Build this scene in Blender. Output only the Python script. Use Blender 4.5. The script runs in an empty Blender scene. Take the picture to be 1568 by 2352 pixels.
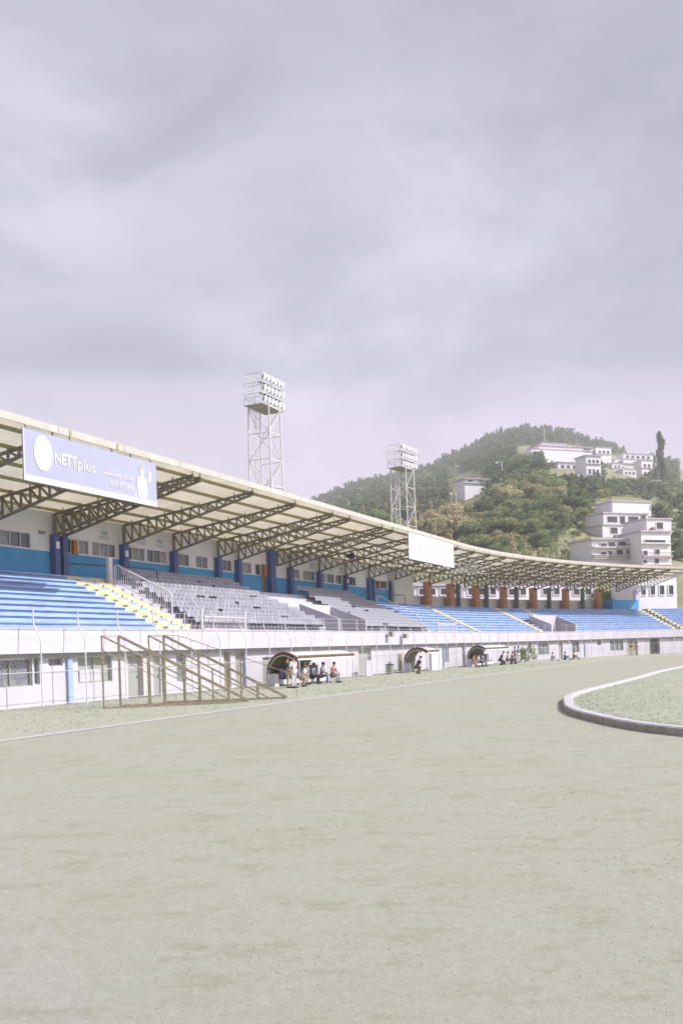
import bpy, math, random
import numpy as np
from mathutils import Vector, Matrix
random.seed(7); rng = np.random.default_rng(7)
S = bpy.context.scene
C = S.collection
R_ = math.radians

# ------------------------------------------------------------------ camera geometry / plan of the stand
F = 2184.; PX, PY = 784., 1492.5; ROLL = R_(1.912); EYE = 2.0
X0, Y0, ANG, T1, RAD = -13.867, 37.413, 0.43218, 61.35, 93.15
def ang(t): return ANG if t <= T1 else ANG + (t - T1) / RAD
def W(t, o, z=0.):
    a = ang(t)
    if t <= T1:
        x = X0 + math.sin(a) * t; y = Y0 + math.cos(a) * t
    else:
        x = X0 + math.sin(ANG) * T1 + RAD * (math.cos(ANG) - math.cos(a))
        y = Y0 + math.cos(ANG) * T1 - RAD * (math.sin(ANG) - math.sin(a))
    return Vector((x - math.cos(a) * o, y + math.sin(a) * o, z))
def ray(x, y):
    u = x - PX; v = y - PY; c, s = math.cos(ROLL), math.sin(ROLL)
    return (u * c - v * s) / F, -(u * s + v * c) / F
def G(x, y, z=0.):
    a, b = ray(x, y); d = (z - EYE) / b; return Vector((a * d, d, z))
def SP(x, y, o):
    a, b = ray(x, y); lo, hi = -30., 127.
    for i in range(45):
        m = (lo + hi) / 2; p = W(m, o)
        if p.x - a * p.y < 0: lo = m
        else: hi = m
    return lo, EYE + b * W(lo, o).y
def OX(x, y, t):
    a, b = ray(x, y); lo, hi = -12., 12.
    for i in range(45):
        m = (lo + hi) / 2; p = W(t, m)
        if p.x - a * p.y > 0: lo = m
        else: hi = m
    return lo

# ------------------------------------------------------------------ mesh builder
class MB:
    def __init__(s): s.v = []; s.f = []; s.m = []
    def add(s, vs, fs, m=0):
        b = len(s.v); s.v += [tuple(p) for p in vs]
        for f in fs: s.f.append(tuple(b + i for i in f)); s.m.append(m)
        return s
    def hexa(s, p, m=0):   # p: 4 bottom + 4 top, counter-clockwise
        return s.add(p, [(3, 2, 1, 0), (4, 5, 6, 7), (0, 1, 5, 4), (1, 2, 6, 5), (2, 3, 7, 6), (3, 0, 4, 7)], m)
    def box(s, c, d, m=0, rz=0.):
        ca, sa = math.cos(rz), math.sin(rz); P = []
        for z in (-1, 1):
            for x, y in ((-1, -1), (1, -1), (1, 1), (-1, 1)):
                lx, ly = x * d[0] / 2, y * d[1] / 2
                P.append((c[0] + lx * ca - ly * sa, c[1] + lx * sa + ly * ca, c[2] + z * d[2] / 2))
        return s.hexa(P, m)
    def sbox(s, t0, t1, o0, o1, z0, z1, m=0, step=2.5):   # box in stand coordinates
        n = 1 if t1 <= T1 else max(1, math.ceil((t1 - t0) / step))
        for i in range(n):
            a = t0 + (t1 - t0) * i / n; b = t0 + (t1 - t0) * (i + 1) / n
            P = [W(a, o0, z0), W(b, o0, z0), W(b, o1, z0), W(a, o1, z0), W(a, o0, z1), W(b, o0, z1), W(b, o1, z1), W(a, o1, z1)]
            fs = [(3, 2, 1, 0), (4, 5, 6, 7), (0, 1, 5, 4), (2, 3, 7, 6)]
            if i == 0: fs.append((3, 0, 4, 7))
            if i == n - 1: fs.append((1, 2, 6, 5))
            s.add(P, fs, m)
        return s
    def slope(s, t0, t1, o0, za0, za1, o1, zb0, zb1, m=0, step=2.5):  # prism whose section runs from (o0,za) to (o1,zb)
        n = 1 if t1 <= T1 else max(1, math.ceil((t1 - t0) / step))
        for i in range(n):
            a = t0 + (t1 - t0) * i / n; b = t0 + (t1 - t0) * (i + 1) / n
            P = [W(a, o0, za0), W(b, o0, za0), W(b, o1, zb0), W(a, o1, zb0), W(a, o0, za1), W(b, o0, za1), W(b, o1, zb1), W(a, o1, zb1)]
            fs = [(3, 2, 1, 0), (4, 5, 6, 7), (0, 1, 5, 4), (2, 3, 7, 6)]
            if i == 0: fs.append((3, 0, 4, 7))
            if i == n - 1: fs.append((1, 2, 6, 5))
            s.add(P, fs, m)
        return s
    def bar(s, a, b, w, h=None, m=0):
        a = Vector(a); b = Vector(b); d = (b - a)
        if d.length < 1e-6: return s
        d.normalize(); h = h or w
        up = Vector((0, 0, 1)) if abs(d.z) < .95 else Vector((0, 1, 0))
        x = d.cross(up).normalized(); y = x.cross(d)
        P = [c + x * sx * w / 2 + y * sy * h / 2 for c in (a, b) for sx, sy in ((-1, -1), (1, -1), (1, 1), (-1, 1))]
        return s.add(P, [(0, 1, 2, 3), (7, 6, 5, 4), (0, 4, 5, 1), (1, 5, 6, 2), (2, 6, 7, 3), (3, 7, 4, 0)], m)
    def tube(s, pts, r, n=6, m=0):
        pts = [Vector(p) for p in pts]; b = len(s.v); k = len(pts)
        rr = r if isinstance(r, (list, tuple)) else [r] * k
        for i, p in enumerate(pts):
            d = (pts[min(i + 1, k - 1)] - pts[max(i - 1, 0)]).normalized()
            up = Vector((0, 0, 1)) if abs(d.z) < .9 else Vector((1, 0, 0))
            x = d.cross(up).normalized(); y = x.cross(d)
            for j in range(n):
                q = 2 * math.pi * j / n
                s.v.append(tuple(p + (x * math.cos(q) + y * math.sin(q)) * rr[i]))
        for i in range(k - 1):
            for j in range(n):
                j2 = (j + 1) % n
                s.f.append((b + i * n + j, b + i * n + j2, b + (i + 1) * n + j2, b + (i + 1) * n + j)); s.m.append(m)
        s.f.append(tuple(b + j for j in reversed(range(n)))); s.m.append(m)
        s.f.append(tuple(b + (k - 1) * n + j for j in range(n))); s.m.append(m)
        return s
    def ball(s, c, r, m=0, nu=8, nv=5, sc=(1, 1, 1)):
        b = len(s.v); c = Vector(c)
        s.v.append((c.x, c.y, c.z + r * sc[2]))
        for i in range(1, nv):
            th = math.pi * i / nv
            for j in range(nu):
                ph = 2 * math.pi * j / nu
                s.v.append((c.x + r * sc[0] * math.sin(th) * math.cos(ph), c.y + r * sc[1] * math.sin(th) * math.sin(ph), c.z + r * sc[2] * math.cos(th)))
        s.v.append((c.x, c.y, c.z - r * sc[2])); e = len(s.v) - 1
        for j in range(nu):
            s.f.append((b, b + 1 + j, b + 1 + (j + 1) % nu)); s.m.append(m)
            s.f.append((e, e - nu + (j + 1) % nu, e - nu + j)); s.m.append(m)
        for i in range(nv - 2):
            for j in range(nu):
                a = b + 1 + i * nu + j; a2 = b + 1 + i * nu + (j + 1) % nu
                s.f.append((a, a + nu, a2 + nu, a2)); s.m.append(m)
        return s
    def build(s, name, mats, parent=None, loc=None, smooth=False):
        if not isinstance(mats, (list, tuple)): mats = [mats]
        if loc is None:
            if parent is not None: loc = wl(parent)
            else:
                a = np.array(s.v); loc = Vector((a[:, 0].mean(), a[:, 1].mean(), a[:, 2].min()))
        me = bpy.data.meshes.new(name)
        me.from_pydata([(p[0] - loc[0], p[1] - loc[1], p[2] - loc[2]) for p in s.v], [], s.f)
        for m in mats: me.materials.append(m)
        if len(mats) > 1: me.polygons.foreach_set('material_index', s.m)
        if smooth: me.polygons.foreach_set('use_smooth', [True] * len(me.polygons))
        me.update()
        o = bpy.data.objects.new(name, me); C.objects.link(o)
        if parent is not None:
            o.parent = parent; o.location = Vector(loc) - wl(parent)
        else: o.location = loc
        return o
def wl(o):
    p = Vector((0, 0, 0))
    while o is not None: p = p + o.location; o = o.parent
    return p
def tag(o, label=None, cat=None, group=None, kind=None):
    if label: o['label'] = label
    if cat: o['category'] = cat
    if group: o['group'] = group
    if kind: o['kind'] = kind
    return o
def empty(name, loc, label=None, cat=None, group=None):
    o = bpy.data.objects.new(name, None); C.objects.link(o); o.location = loc; o.empty_display_size = .3
    return tag(o, label, cat, group)
def struct(name, mb, m, label=None):
    return tag(mb.build(name, m, None, (0, 0, 0)), label, None, None, 'structure')
def copy_tree(o, parent=None):
    c = o.copy(); C.objects.link(c); c.parent = parent
    for ch in list(o.children): copy_tree(ch, c)
    return c

# ------------------------------------------------------------------ materials
def mat(name, col, rough=.8, var=.12, scale=2.5, col2=None, bump=0., metal=0., spec=.3, sz=1., rnd=0., fine=20.):
    m = bpy.data.materials.new(name); m.use_nodes = True; nt = m.node_tree; N = nt.nodes; L = nt.links
    b = N['Principled BSDF']; b.inputs['Roughness'].default_value = rough; b.inputs['Metallic'].default_value = metal
    b.inputs['Specular IOR Level'].default_value = spec
    tc = N.new('ShaderNodeTexCoord'); mp = N.new('ShaderNodeMapping'); mp.inputs['Scale'].default_value = (1, 1, sz)
    L.new(tc.outputs['Object'], mp.inputs['Vector'])
    n1 = N.new('ShaderNodeTexNoise'); n1.inputs['Scale'].default_value = scale; n1.inputs['Detail'].default_value = 6; n1.inputs['Roughness'].default_value = .65
    L.new(mp.outputs[0], n1.inputs['Vector'])
    mx = N.new('ShaderNodeMix'); mx.data_type = 'RGBA'
    c2 = col2 or [min(1, c * (1 + var)) for c in col]; c1 = col if col2 else [c * (1 - var) for c in col]
    mx.inputs[6].default_value = (*c1, 1); mx.inputs[7].default_value = (*c2, 1)
    mr = N.new('ShaderNodeMapRange'); mr.inputs[1].default_value = .3; mr.inputs[2].default_value = .7
    L.new(n1.outputs['Fac'], mr.inputs[0]); L.new(mr.outputs[0], mx.inputs[0])
    out = mx.outputs[2]
    n2 = N.new('ShaderNodeTexNoise'); n2.inputs['Scale'].default_value = fine; n2.inputs['Detail'].default_value = 4
    L.new(tc.outputs['Object'], n2.inputs['Vector'])
    m2 = N.new('ShaderNodeMix'); m2.data_type = 'RGBA'; m2.blend_type = 'MULTIPLY'; m2.inputs[0].default_value = 1
    r2 = N.new('ShaderNodeMapRange'); r2.inputs[1].default_value = .25; r2.inputs[2].default_value = .75; r2.inputs[3].default_value = 1 - var; r2.inputs[4].default_value = 1 + var * .4
    L.new(n2.outputs['Fac'], r2.inputs[0]); L.new(out, m2.inputs[6]); L.new(r2.outputs[0], m2.inputs[7]); out = m2.outputs[2]
    if rnd:
        oi = N.new('ShaderNodeObjectInfo'); r3 = N.new('ShaderNodeMapRange'); r3.inputs[3].default_value = 1 - rnd; r3.inputs[4].default_value = 1 + rnd
        L.new(oi.outputs['Random'], r3.inputs[0])
        m3 = N.new('ShaderNodeMix'); m3.data_type = 'RGBA'; m3.blend_type = 'MULTIPLY'; m3.inputs[0].default_value = 1
        L.new(out, m3.inputs[6]); L.new(r3.outputs[0], m3.inputs[7]); out = m3.outputs[2]
    L.new(out, b.inputs['Base Color'])
    if bump:
        bp = N.new('ShaderNodeBump'); bp.inputs['Strength'].default_value = bump; bp.inputs['Distance'].default_value = .03
        L.new(n2.outputs['Fac'], bp.inputs['Height']); L.new(bp.outputs[0], b.inputs['Normal'])
    return m
M = {}
def mk(n, *a, **k): M[n] = mat(n, *a, **k)
mk('white_wall', (.49, .47, .51), .9, .07, .6, sz=.25)
mk('parapet', (.50, .465, .52), .9, .08, .5, sz=.3)
mk('upper_wall', (.66, .65, .64), .9, .06, .7)
mk('beige_wall', (.52, .50, .44), .9, .06, .7)
mk('blue_band', (.075, .29, .52), .7, .08, 1.)
mk('blue_row', (.285, .385, .575), .75, .2, .8, sz=3)
mk('yellow', (.52, .47, .32), .8, .12, 2.)
mk('navy', (.09, .125, .27), .6, .1, 2.)
mk('steel_brown', (.22, .19, .135), .7, .2, 3.)
mk('soffit', (.93, .89, .79), .85, .07, .8)
mk('fascia', (.44, .42, .375), .85, .12, 1.5, sz=.4)
mk('purlin', (.34, .31, .16), .7, .15, 2.)
mk('frame_white', (.66, .64, .66), .6, .05)
mk('glass', (.06, .075, .075), .12, .5, .8, spec=.6)
mk('glass_pale', (.20, .22, .24), .2, .5, 1.2, spec=.5)
mk('curtain', (.34, .33, .29), .9, .3, 3.)
mk('dark_open', (.05, .048, .04), .9, .3, 1.)
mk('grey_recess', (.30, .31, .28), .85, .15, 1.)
mk('door_grey', (.30, .30, .28), .7, .08)
mk('door_beige', (.60, .50, .42), .7, .08)
mk('door_brown', (.22, .17, .10), .7, .12)
mk('pipe_blue', (.30, .40, .70), .5, .08)
mk('orange_box', (.42, .17, .05), .6, .15)
mk('paper', (.75, .74, .72), .8, .04)
mk('ink', (.22, .23, .22), .8, .05)
mk('post_white', (.60, .57, .62), .6, .06)
mk('wire', (.5, .5, .5), .5, .05)
mk('rail_dark', (.10, .12, .15), .6, .1)
mk('seat_grey', (.27, .27, .315), .55, .08, 3., rnd=.14)
mk('seat_leg', (.12, .12, .125), .7, .1)
mk('pale_step', (.48, .46, .54), .85, .06, 1.)
mk('vom', (.42, .41, .48), .85, .07, 1.)
mk('banner_blue', (.315, .325, .43), .6, .07, .5)
mk('banner_white', (.51, .48, .54), .6, .03, .5)
mk('banner_pale', (.50, .48, .56), .6, .03, .5)
mk('banner_grey', (.36, .41, .47), .6, .05)
mk('banner_ghost', (.45, .425, .49), .6, .04)
mk('tower_steel', (.62, .60, .58), .5, .08)
mk('tower_pale', (.60, .59, .58), .5, .12)
mk('lamp_glass', (.78, .76, .80), .25, .04, spec=.6)
mk('lamp_back', (.28, .27, .22), .5, .12)
mk('rust', (.30, .265, .185), .85, .3, 6.)
mk('orange_col', (.40, .20, .11), .75, .18, 2.)
mk('green_col', (.10, .14, .11), .75, .18, 2.)
mk('dug_trim', (.13, .085, .035), .7, .25, 4.)
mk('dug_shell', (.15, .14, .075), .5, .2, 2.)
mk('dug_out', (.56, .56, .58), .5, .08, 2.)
mk('dug_pale', (.60, .60, .62), .5, .05)
mk('seat_blue', (.15, .17, .24), .5, .15)
mk('kerb', (.43, .41, .44), .9, .18, 3., bump=.3); mk('kerb_side_shaded', (.36, .335, .28), .95, .25, 3., bump=.3)  # outer kerb side: dirty concrete, with its shade also put into the colour
mk('line', (.36, .35, .34), .9, .3, 2.5, col2=(.50, .48, .48))
mk('house_white', (.74, .70, .735), .85, .08, .3, rnd=.06)
mk('house_cream', (.58, .54, .50), .85, .08, .3)
mk('house_roof', (.50, .46, .48), .8, .15, .4)
mk('house_dark', (.07, .07, .07), .4, .3, .5)
mk('trunk', (.13, .10, .07), .9, .2, 3.)
mk('trunk_pale', (.34, .31, .26), .9, .2, 3.)
def leafmat(n, a, b):
    k_ = 1.65; mk(n, [c * k_ for c in a], .7, .25, .55, col2=[c * k_ for c in b], rnd=.2, spec=.12, fine=3.)
    nt = M[n].node_tree; bs = nt.nodes['Principled BSDF']; tr = nt.nodes.new('ShaderNodeBsdfTranslucent'); mx = nt.nodes.new('ShaderNodeMixShader'); mx.inputs[0].default_value = .35
    nt.links.new(bs.inputs['Base Color'].links[0].from_socket, tr.inputs['Color']); nt.links.new(bs.outputs[0], mx.inputs[1]); nt.links.new(tr.outputs[0], mx.inputs[2])
    nt.links.new(mx.outputs[0], nt.nodes['Material Output'].inputs['Surface'])
leafmat('leaf_olive', (.13, .145, .065), (.31, .30, .16))
leafmat('leaf_green', (.095, .13, .055), (.23, .265, .12))
leafmat('leaf_dark', (.065, .092, .045), (.16, .185, .09))
leafmat('leaf_tan', (.21, .19, .10), (.42, .37, .21))
leafmat('leaf_bush', (.11, .15, .06), (.24, .27, .12))
mk('skin', (.36, .22, .15), .6, .05)
for n_, c_ in dict(cloth_dark=(.045, .045, .055), cloth_white=(.68, .66, .70), cloth_beige=(.46, .38, .27), cloth_blue=(.12, .17, .34), cloth_grey=(.25, .25, .27), cloth_red=(.38, .10, .08), cloth_brown=(.12, .08, .05)).items(): mk(n_, c_, .85, .1, 5.)
mk('hair', (.015, .012, .01), .6, .1)

def ground_mat(name, cols, grain=.10, patch=.06):
    m = bpy.data.materials.new(name); m.use_nodes = True; nt = m.node_tree; N = nt.nodes; L = nt.links
    b = N['Principled BSDF']; b.inputs['Roughness'].default_value = .95; b.inputs['Specular IOR Level'].default_value = .1
    tc = N.new('ShaderNodeTexCoord')
    def noise(sc, det=6, rough=.6, mapping=None):
        n = N.new('ShaderNodeTexNoise'); n.inputs['Scale'].default_value = sc; n.inputs['Detail'].default_value = det; n.inputs['Roughness'].default_value = rough
        if mapping:
            mp = N.new('ShaderNodeMapping'); mp.inputs['Scale'].default_value = mapping; L.new(tc.outputs['Object'], mp.inputs[0]); L.new(mp.outputs[0], n.inputs[0])
        else: L.new(tc.outputs['Object'], n.inputs[0])
        return n.outputs['Fac']
    def mr(x, a, c, d, e):
        r = N.new('ShaderNodeMapRange'); r.inputs[1].default_value = a; r.inputs[2].default_value = c; r.inputs[3].default_value = d; r.inputs[4].default_value = e
        L.new(x, r.inputs[0]); return r.outputs[0]
    def mix(f, A, B, mode='MIX'):
        x = N.new('ShaderNodeMix'); x.data_type = 'RGBA'; x.blend_type = mode
        if f is None: x.inputs[0].default_value = 1
        else: L.new(f, x.inputs[0])
        for i, v in ((6, A), (7, B)):
            if isinstance(v, tuple): x.inputs[i].default_value = (*v, 1)
            else: L.new(v, x.inputs[i])
        return x.outputs[2]
    c = mix(mr(noise(.09, 5), .38, .62, 0, 1), cols[0], cols[1])
    c = mix(mr(noise(.35, 7, .7), .48, .72, 0, .8), c, cols[2])
    # tufts and scuffs, long across the lanes
    c = mix(mr(noise(1.4, 9, .74, (1.0, 1.5, 1)), .52, .74, 0, .8), c, cols[3])
    g = mr(noise(9, 6, .75), .25, .75, 1 - grain, 1 + grain)
    c = mix(None, c, g, 'MULTIPLY')
    g = mr(noise(45, 3, .7), .2, .8, 1 - patch, 1 + patch)
    c = mix(None, c, g, 'MULTIPLY')
    L.new(c, b.inputs['Base Color'])
    bp = N.new('ShaderNodeBump'); bp.inputs['Strength'].default_value = .6; bp.inputs['Distance'].default_value = .04
    L.new(noise(6., 10, .78), bp.inputs['Height']); L.new(bp.outputs[0], b.inputs['Normal'])
    M[name] = m
ground_mat('dirt', [(.298, .300, .250), (.315, .298, .248), (.268, .266, .208), (.205, .198, .140)])
ground_mat('verge', [(.31, .315, .255), (.325, .325, .27), (.265, .28, .20), (.29, .285, .225)])
ground_mat('pitch_grass', [(.285, .305, .235), (.30, .31, .245), (.255, .28, .20), (.31, .305, .245)])
ground_mat('path', [(.305, .303, .265), (.315, .305, .265), (.28, .275, .225), (.21, .20, .15)])
ground_mat('hillside', [(.17, .17, .09), (.24, .225, .13), (.12, .14, .07), (.31, .28, .19)], .2, .1)

# ------------------------------------------------------------------ world, sun, camera
_n = Vector((-math.cos(ANG), math.sin(ANG), 0)); _t = Vector((math.sin(ANG), math.cos(ANG), 0))
SUN_DIR = -(_n - .28 * _t - Vector((0, 0, .88))).normalized()   # towards the sun
w = bpy.data.worlds.new('World'); S.world = w; w.use_nodes = True
nt = w.node_tree; N = nt.nodes; L = nt.links; N.clear()
out = N.new('ShaderNodeOutputWorld'); bg = N.new('ShaderNodeBackground'); bg.inputs['Strength'].default_value = .1
L.new(bg.outputs[0], out.inputs[0])
sky = N.new('ShaderNodeTexSky'); sky.sky_type = 'NISHITA'; sky.sun_disc = False
sky.sun_elevation = math.asin(SUN_DIR.z); sky.sun_rotation = math.atan2(SUN_DIR.x, SUN_DIR.y)
tc = N.new('ShaderNodeTexCoord')
def wnoise(sc, scale, det=7, rough=.55, off=(0, 0, 0)):
    mp = N.new('ShaderNodeMapping'); mp.inputs['Scale'].default_value = scale; mp.inputs['Location'].default_value = off
    L.new(tc.outputs['Generated'], mp.inputs[0])
    n = N.new('ShaderNodeTexNoise'); n.inputs['Scale'].default_value = sc; n.inputs['Detail'].default_value = det; n.inputs['Roughness'].default_value = rough
    n.inputs['Distortion'].default_value = .35
    L.new(mp.outputs[0], n.inputs[0]); return n.outputs['Fac']
def wmr(x, a, b_, c, d, smooth=True):
    r = N.new('ShaderNodeMapRange'); r.inputs[1].default_value = a; r.inputs[2].default_value = b_; r.inputs[3].default_value = c; r.inputs[4].default_value = d
    if smooth: r.interpolation_type = 'SMOOTHSTEP'
    L.new(x, r.inputs[0]); return r.outputs[0]
def wmix(f, A, B, mode='MIX'):
    x = N.new('ShaderNodeMix'); x.data_type = 'RGBA'; x.blend_type = mode
    if f is None: x.inputs[0].default_value = 1
    elif isinstance(f, float): x.inputs[0].default_value = f
    else: L.new(f, x.inputs[0])
    for i, v in ((6, A), (7, B)):
        if isinstance(v, tuple): x.inputs[i].default_value = (*v, 1)
        else: L.new(v, x.inputs[i])
    return x.outputs[2]
CL_D = (4.15, 4.1, 5.0); CL_B = (6.1, 5.8, 7.0); CL_P = (6.9, 5.9, 7.3); CL_G = (3.5, 3.6, 4.2)
cl = wmix(wmr(wnoise(1.7, (1, 1, 2.0), 8, .58, (2.3, .4, .7)), .40, .60, 0, 1), CL_D, CL_B)
cl = wmix(wmr(wnoise(2.6, (1, 1, 2.6), 7, .55, (5.1, 3.3, 1.2)), .50, .72, 0, .75), cl, CL_G)
cl = wmix(wmr(wnoise(5.5, (1, 1, 2.2), 9, .62, (1.0, 7.0, 3.0)), .50, .75, 0, .35), cl, CL_B)
sep = N.new('ShaderNodeSeparateXYZ'); L.new(tc.outputs['Generated'], sep.inputs[0])
# paler, pinkish air low down; greyer overhead
cl = wmix(wmr(sep.outputs[2], .20, .29, .8, 0), cl, CL_P)
bd = wmr(wmr(sep.outputs[2], .255, .30, 0, 1), 0, 1, 0, 1); bd2 = wmr(sep.outputs[2], .30, .42, 1, 0)
mm = N.new('ShaderNodeMath'); mm.operation = 'MULTIPLY'; L.new(bd, mm.inputs[0]); L.new(bd2, mm.inputs[1])
m5 = N.new('ShaderNodeMath'); m5.operation = 'MULTIPLY'; L.new(mm.outputs[0], m5.inputs[0]); L.new(wmr(wnoise(2.0, (1, 1, 3.), 6, .55, (.3, 1.7, 4.)), .36, .60, 0, .8), m5.inputs[1])
cl = wmix(m5.outputs[0], cl, CL_G)
cl = wmix(wmr(sep.outputs[2], .38, .62, 0, .5), cl, CL_G)
cl = wmix(None, cl, wmr(wnoise(2.1, (1, 1, 1.7), 8, .6, (4.2, 1.1, .3)), .40, .60, .84, 1.06), 'MULTIPLY')
dn = N.new('ShaderNodeVectorMath'); dn.operation = 'DOT_PRODUCT'; dn.inputs[1].default_value = SUN_DIR; L.new(tc.outputs['Generated'], dn.inputs[0])
gl = wmr(dn.outputs['Value'], .55, 1., 1., 4.0)
cl = wmix(None, cl, gl, 'MULTIPLY')
L.new(wmix(.88, sky.outputs[0], cl), bg.inputs['Color'])

sl = bpy.data.lights.new('sun', 'SUN'); sl.energy = 5.0; sl.angle = R_(.9); sl.color = (1, .97, .925)
so = bpy.data.objects.new('sun', sl); C.objects.link(so); so.rotation_euler = (-SUN_DIR).to_track_quat('-Z', 'Y').to_euler()

cam = bpy.data.cameras.new('camera'); co = bpy.data.objects.new('camera', cam); C.objects.link(co); S.camera = co
cam.sensor_fit = 'VERTICAL'; cam.sensor_height = 36.; cam.sensor_width = 24.; cam.lens = F / 2352 * 36
cam.shift_x = 0.; cam.shift_y = (PY - 1176.) / 2352
co.location = (0, 0, EYE)
co.matrix_world = Matrix.Translation((0, 0, EYE)) @ Matrix.Rotation(R_(90), 4, 'X') @ Matrix.Rotation(-ROLL, 4, 'Z')
cam.clip_end = 6000; cam.clip_start = .1
S.view_settings.view_transform = 'Standard'; S.view_settings.look = 'None'; S.view_settings.exposure = 0.42
S.cycles.max_bounces = 10; S.cycles.diffuse_bounces = 8

# ------------------------------------------------------------------ ground, track, verge, infield
b = MB(); b.add([(-1500, -90, 0), (1850, -90, 0), (1850, 2390, 0), (-1500, 2390, 0)], [(0, 1, 2, 3)]); struct('ground', b, M['dirt'])
b = MB()
for i in range(66):   # strip of thin grass between wall and track
    t0, t1 = -25 + i * 2.5, -25 + (i + 1) * 2.5
    lo = lambda t: -10.5 - (1.2 if t > 60 else max(0, (t - 25) / 35 * 1.2))
    b.add([W(t0, lo(t0), .005), W(t1, lo(t1), .005), W(t1, .6, .005), W(t0, .6, .005)], [(0, 1, 2, 3)])
struct('verge', b, M['verge'])
b = MB()
for i in range(160):
    t0, t1 = -25 + i, -24 + i
    b.add([W(t0, lo(t0) - .19, .01), W(t1, lo(t1) - .19, .01), W(t1, lo(t1) + .19, .01), W(t0, lo(t0) + .19, .01)], [(0, 1, 2, 3)])
struct('track_edge_line', b, M['line'])
kp = [(20.0, 58.7), (14.6, 47.5), (11.0, 40.2), (8.9, 35.9), (7.6, 32.7), (6.9, 29.9), (6.4, 27.5), (6.2, 25.5), (6.25, 23.0), (6.45, 21.0), (6.9, 19.5), (8.0, 17.2), (10.5, 14.6), (14, 13), (20, 12), (60, 12), (90, 40), (80, 75), (60, 88), (40, 84), (28, 72)]
def catmull(P, n=6):
    r = []; k = len(P)
    for i in range(k):
        a, b_, c, d = [np.array(P[(i + j - 1) % k]) for j in range(4)]
        for q in range(n):
            s = q / n; r.append(.5 * ((2 * b_) + (c - a) * s + (2 * a - 5 * b_ + 4 * c - d) * s * s + (3 * b_ - a - 3 * c + d) * s ** 3))
    return r
kc = catmull(kp); cen = np.array((45, 45)); kn = len(kc); b = MB(); prof = []
for i in range(kn):
    d = kc[(i + 1) % kn] - kc[i - 1]; n = np.array((d[1], -d[0])); n /= np.linalg.norm(n)
    if np.dot(n, cen - kc[i]) < 0: n = -n
    q = kc[i] + n * .30
    prof.append([(kc[i][0], kc[i][1], -.05), (kc[i][0], kc[i][1], .15), (kc[i][0] + n[0] * .04, kc[i][1] + n[1] * .04, .18), (q[0] - n[0] * .03, q[1] - n[1] * .03, .18), (q[0], q[1], .15), (q[0], q[1], -.05)])
for i in range(kn):
    A, B = prof[i], prof[(i + 1) % kn]
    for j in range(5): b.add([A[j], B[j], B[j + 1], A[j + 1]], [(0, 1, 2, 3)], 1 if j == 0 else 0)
struct('kerb', b, [M['kerb'], M['kerb_side_shaded']])
b = MB(); inn = [(p[4][0], p[4][1], .09) for p in prof]; b.add(inn + [(45, 45, .12)], [(i, (i + 1) % kn, kn) for i in range(kn)]); struct('pitch', b, M['pitch_grass'])
b = MB()
pe = [(-4.35, 12.2), (-3.7, 11.0), (-3.15, 9.2), (-2.55, 8.0), (-2.1, 6.9), (-1.75, 6.2), (-1.45, 5.3), (-1.2, 4.2), (-1.0, 2)]
pp = []
for i in range(len(pe) - 1):
    for q in range(24):
        f_ = q / 24; pp.append((pe[i][0] + (pe[i + 1][0] - pe[i][0]) * f_ + .03 * math.sin((i + f_) * 6.1) + random.gauss(0, .004), pe[i][1] + (pe[i + 1][1] - pe[i][1]) * f_))
for i in range(len(pp) - 1):
    b.add([(pp[i][0], pp[i][1], .006), (-9, pp[i][1], .006), (-9, pp[i + 1][1], .006), (pp[i + 1][0], pp[i + 1][1], .006)], [(0, 1, 2, 3)])
struct('path', b, M['path'])

# ------------------------------------------------------------------ grandstand
GS = empty('grandstand', W(50, 5, 0), 'long curved grandstand with blue terraces under a cantilevered truss roof', 'grandstand')
TA, TB = -14., 126.
Z0R, RISE, O0, TREAD, NR = 3.08, .315, .6, .64, 11
def rowz(i): return Z0R + RISE * (i + 1)
def rowo(i): return O0 + TREAD * i
OTOP = rowo(NR - 1)            # front edge of the top landing
ZTOP = rowz(NR - 1)
AISLES = [(12.8, 15.9), (53.9, 54.9), (68.7, 69.8), (85.0, 86.1), (91.2, 92.2), (115.6, 118.2)]
VOMS = [(33.4, 38.5, 3.4, 5.45), (87.0, 93.1, 3.2, 5.45)]
def cut(intervals, holes):
    r = list(intervals)
    for a, b_ in holes:
        n = []
        for x, y in r:
            if b_ <= x or a >= y: n.append((x, y)); continue
            if a > x: n.append((x, a))
            if b_ < y: n.append((b_, y))
        r = n
    return r
SEATS = [(15.9, 33.2), (38.7, 53.9)]
for sec in cut([(TA, TB)], AISLES + SEATS + [(33.2, 38.7)]):
    b = MB()
    for i in range(NR):
        holes = [(v[0], v[1]) for v in VOMS if rowo(i) < v[2] - .05]
        o1 = rowo(i + 1) if i < NR - 1 else 10.2
        for x, y in cut([sec], holes):
            b.sbox(x, y, rowo(i), o1 + .01, 2.3, rowz(i) - .085)
            b.sbox(x, y, rowo(i) - .11, o1 + .01, rowz(i) - .083, rowz(i))
    b.build('terrace', M['blue_row'], GS)
for sec in SEATS:
    bc = MB()
    for i in range(NR): bc.sbox(*sec, rowo(i), (rowo(i + 1) if i < NR - 1 else 10.2) + .01, 2.3, rowz(i))
    bc.build('seat_terrace', M['vom'], GS)
ps = MB()
for i in range(NR):
    if rowo(i) >= 3.4 - .05: ps.sbox(33.2, 38.7, rowo(i), (rowo(i + 1) if i < NR - 1 else 10.2) + .01, 2.3, rowz(i))
    else: ps.sbox(33.2, 33.4, rowo(i), rowo(i + 1) + .01, 2.3, rowz(i)); ps.sbox(38.5, 38.7, rowo(i), rowo(i + 1) + .01, 2.3, rowz(i))
ps.build('pale_steps', M['pale_step'], GS)
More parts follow.
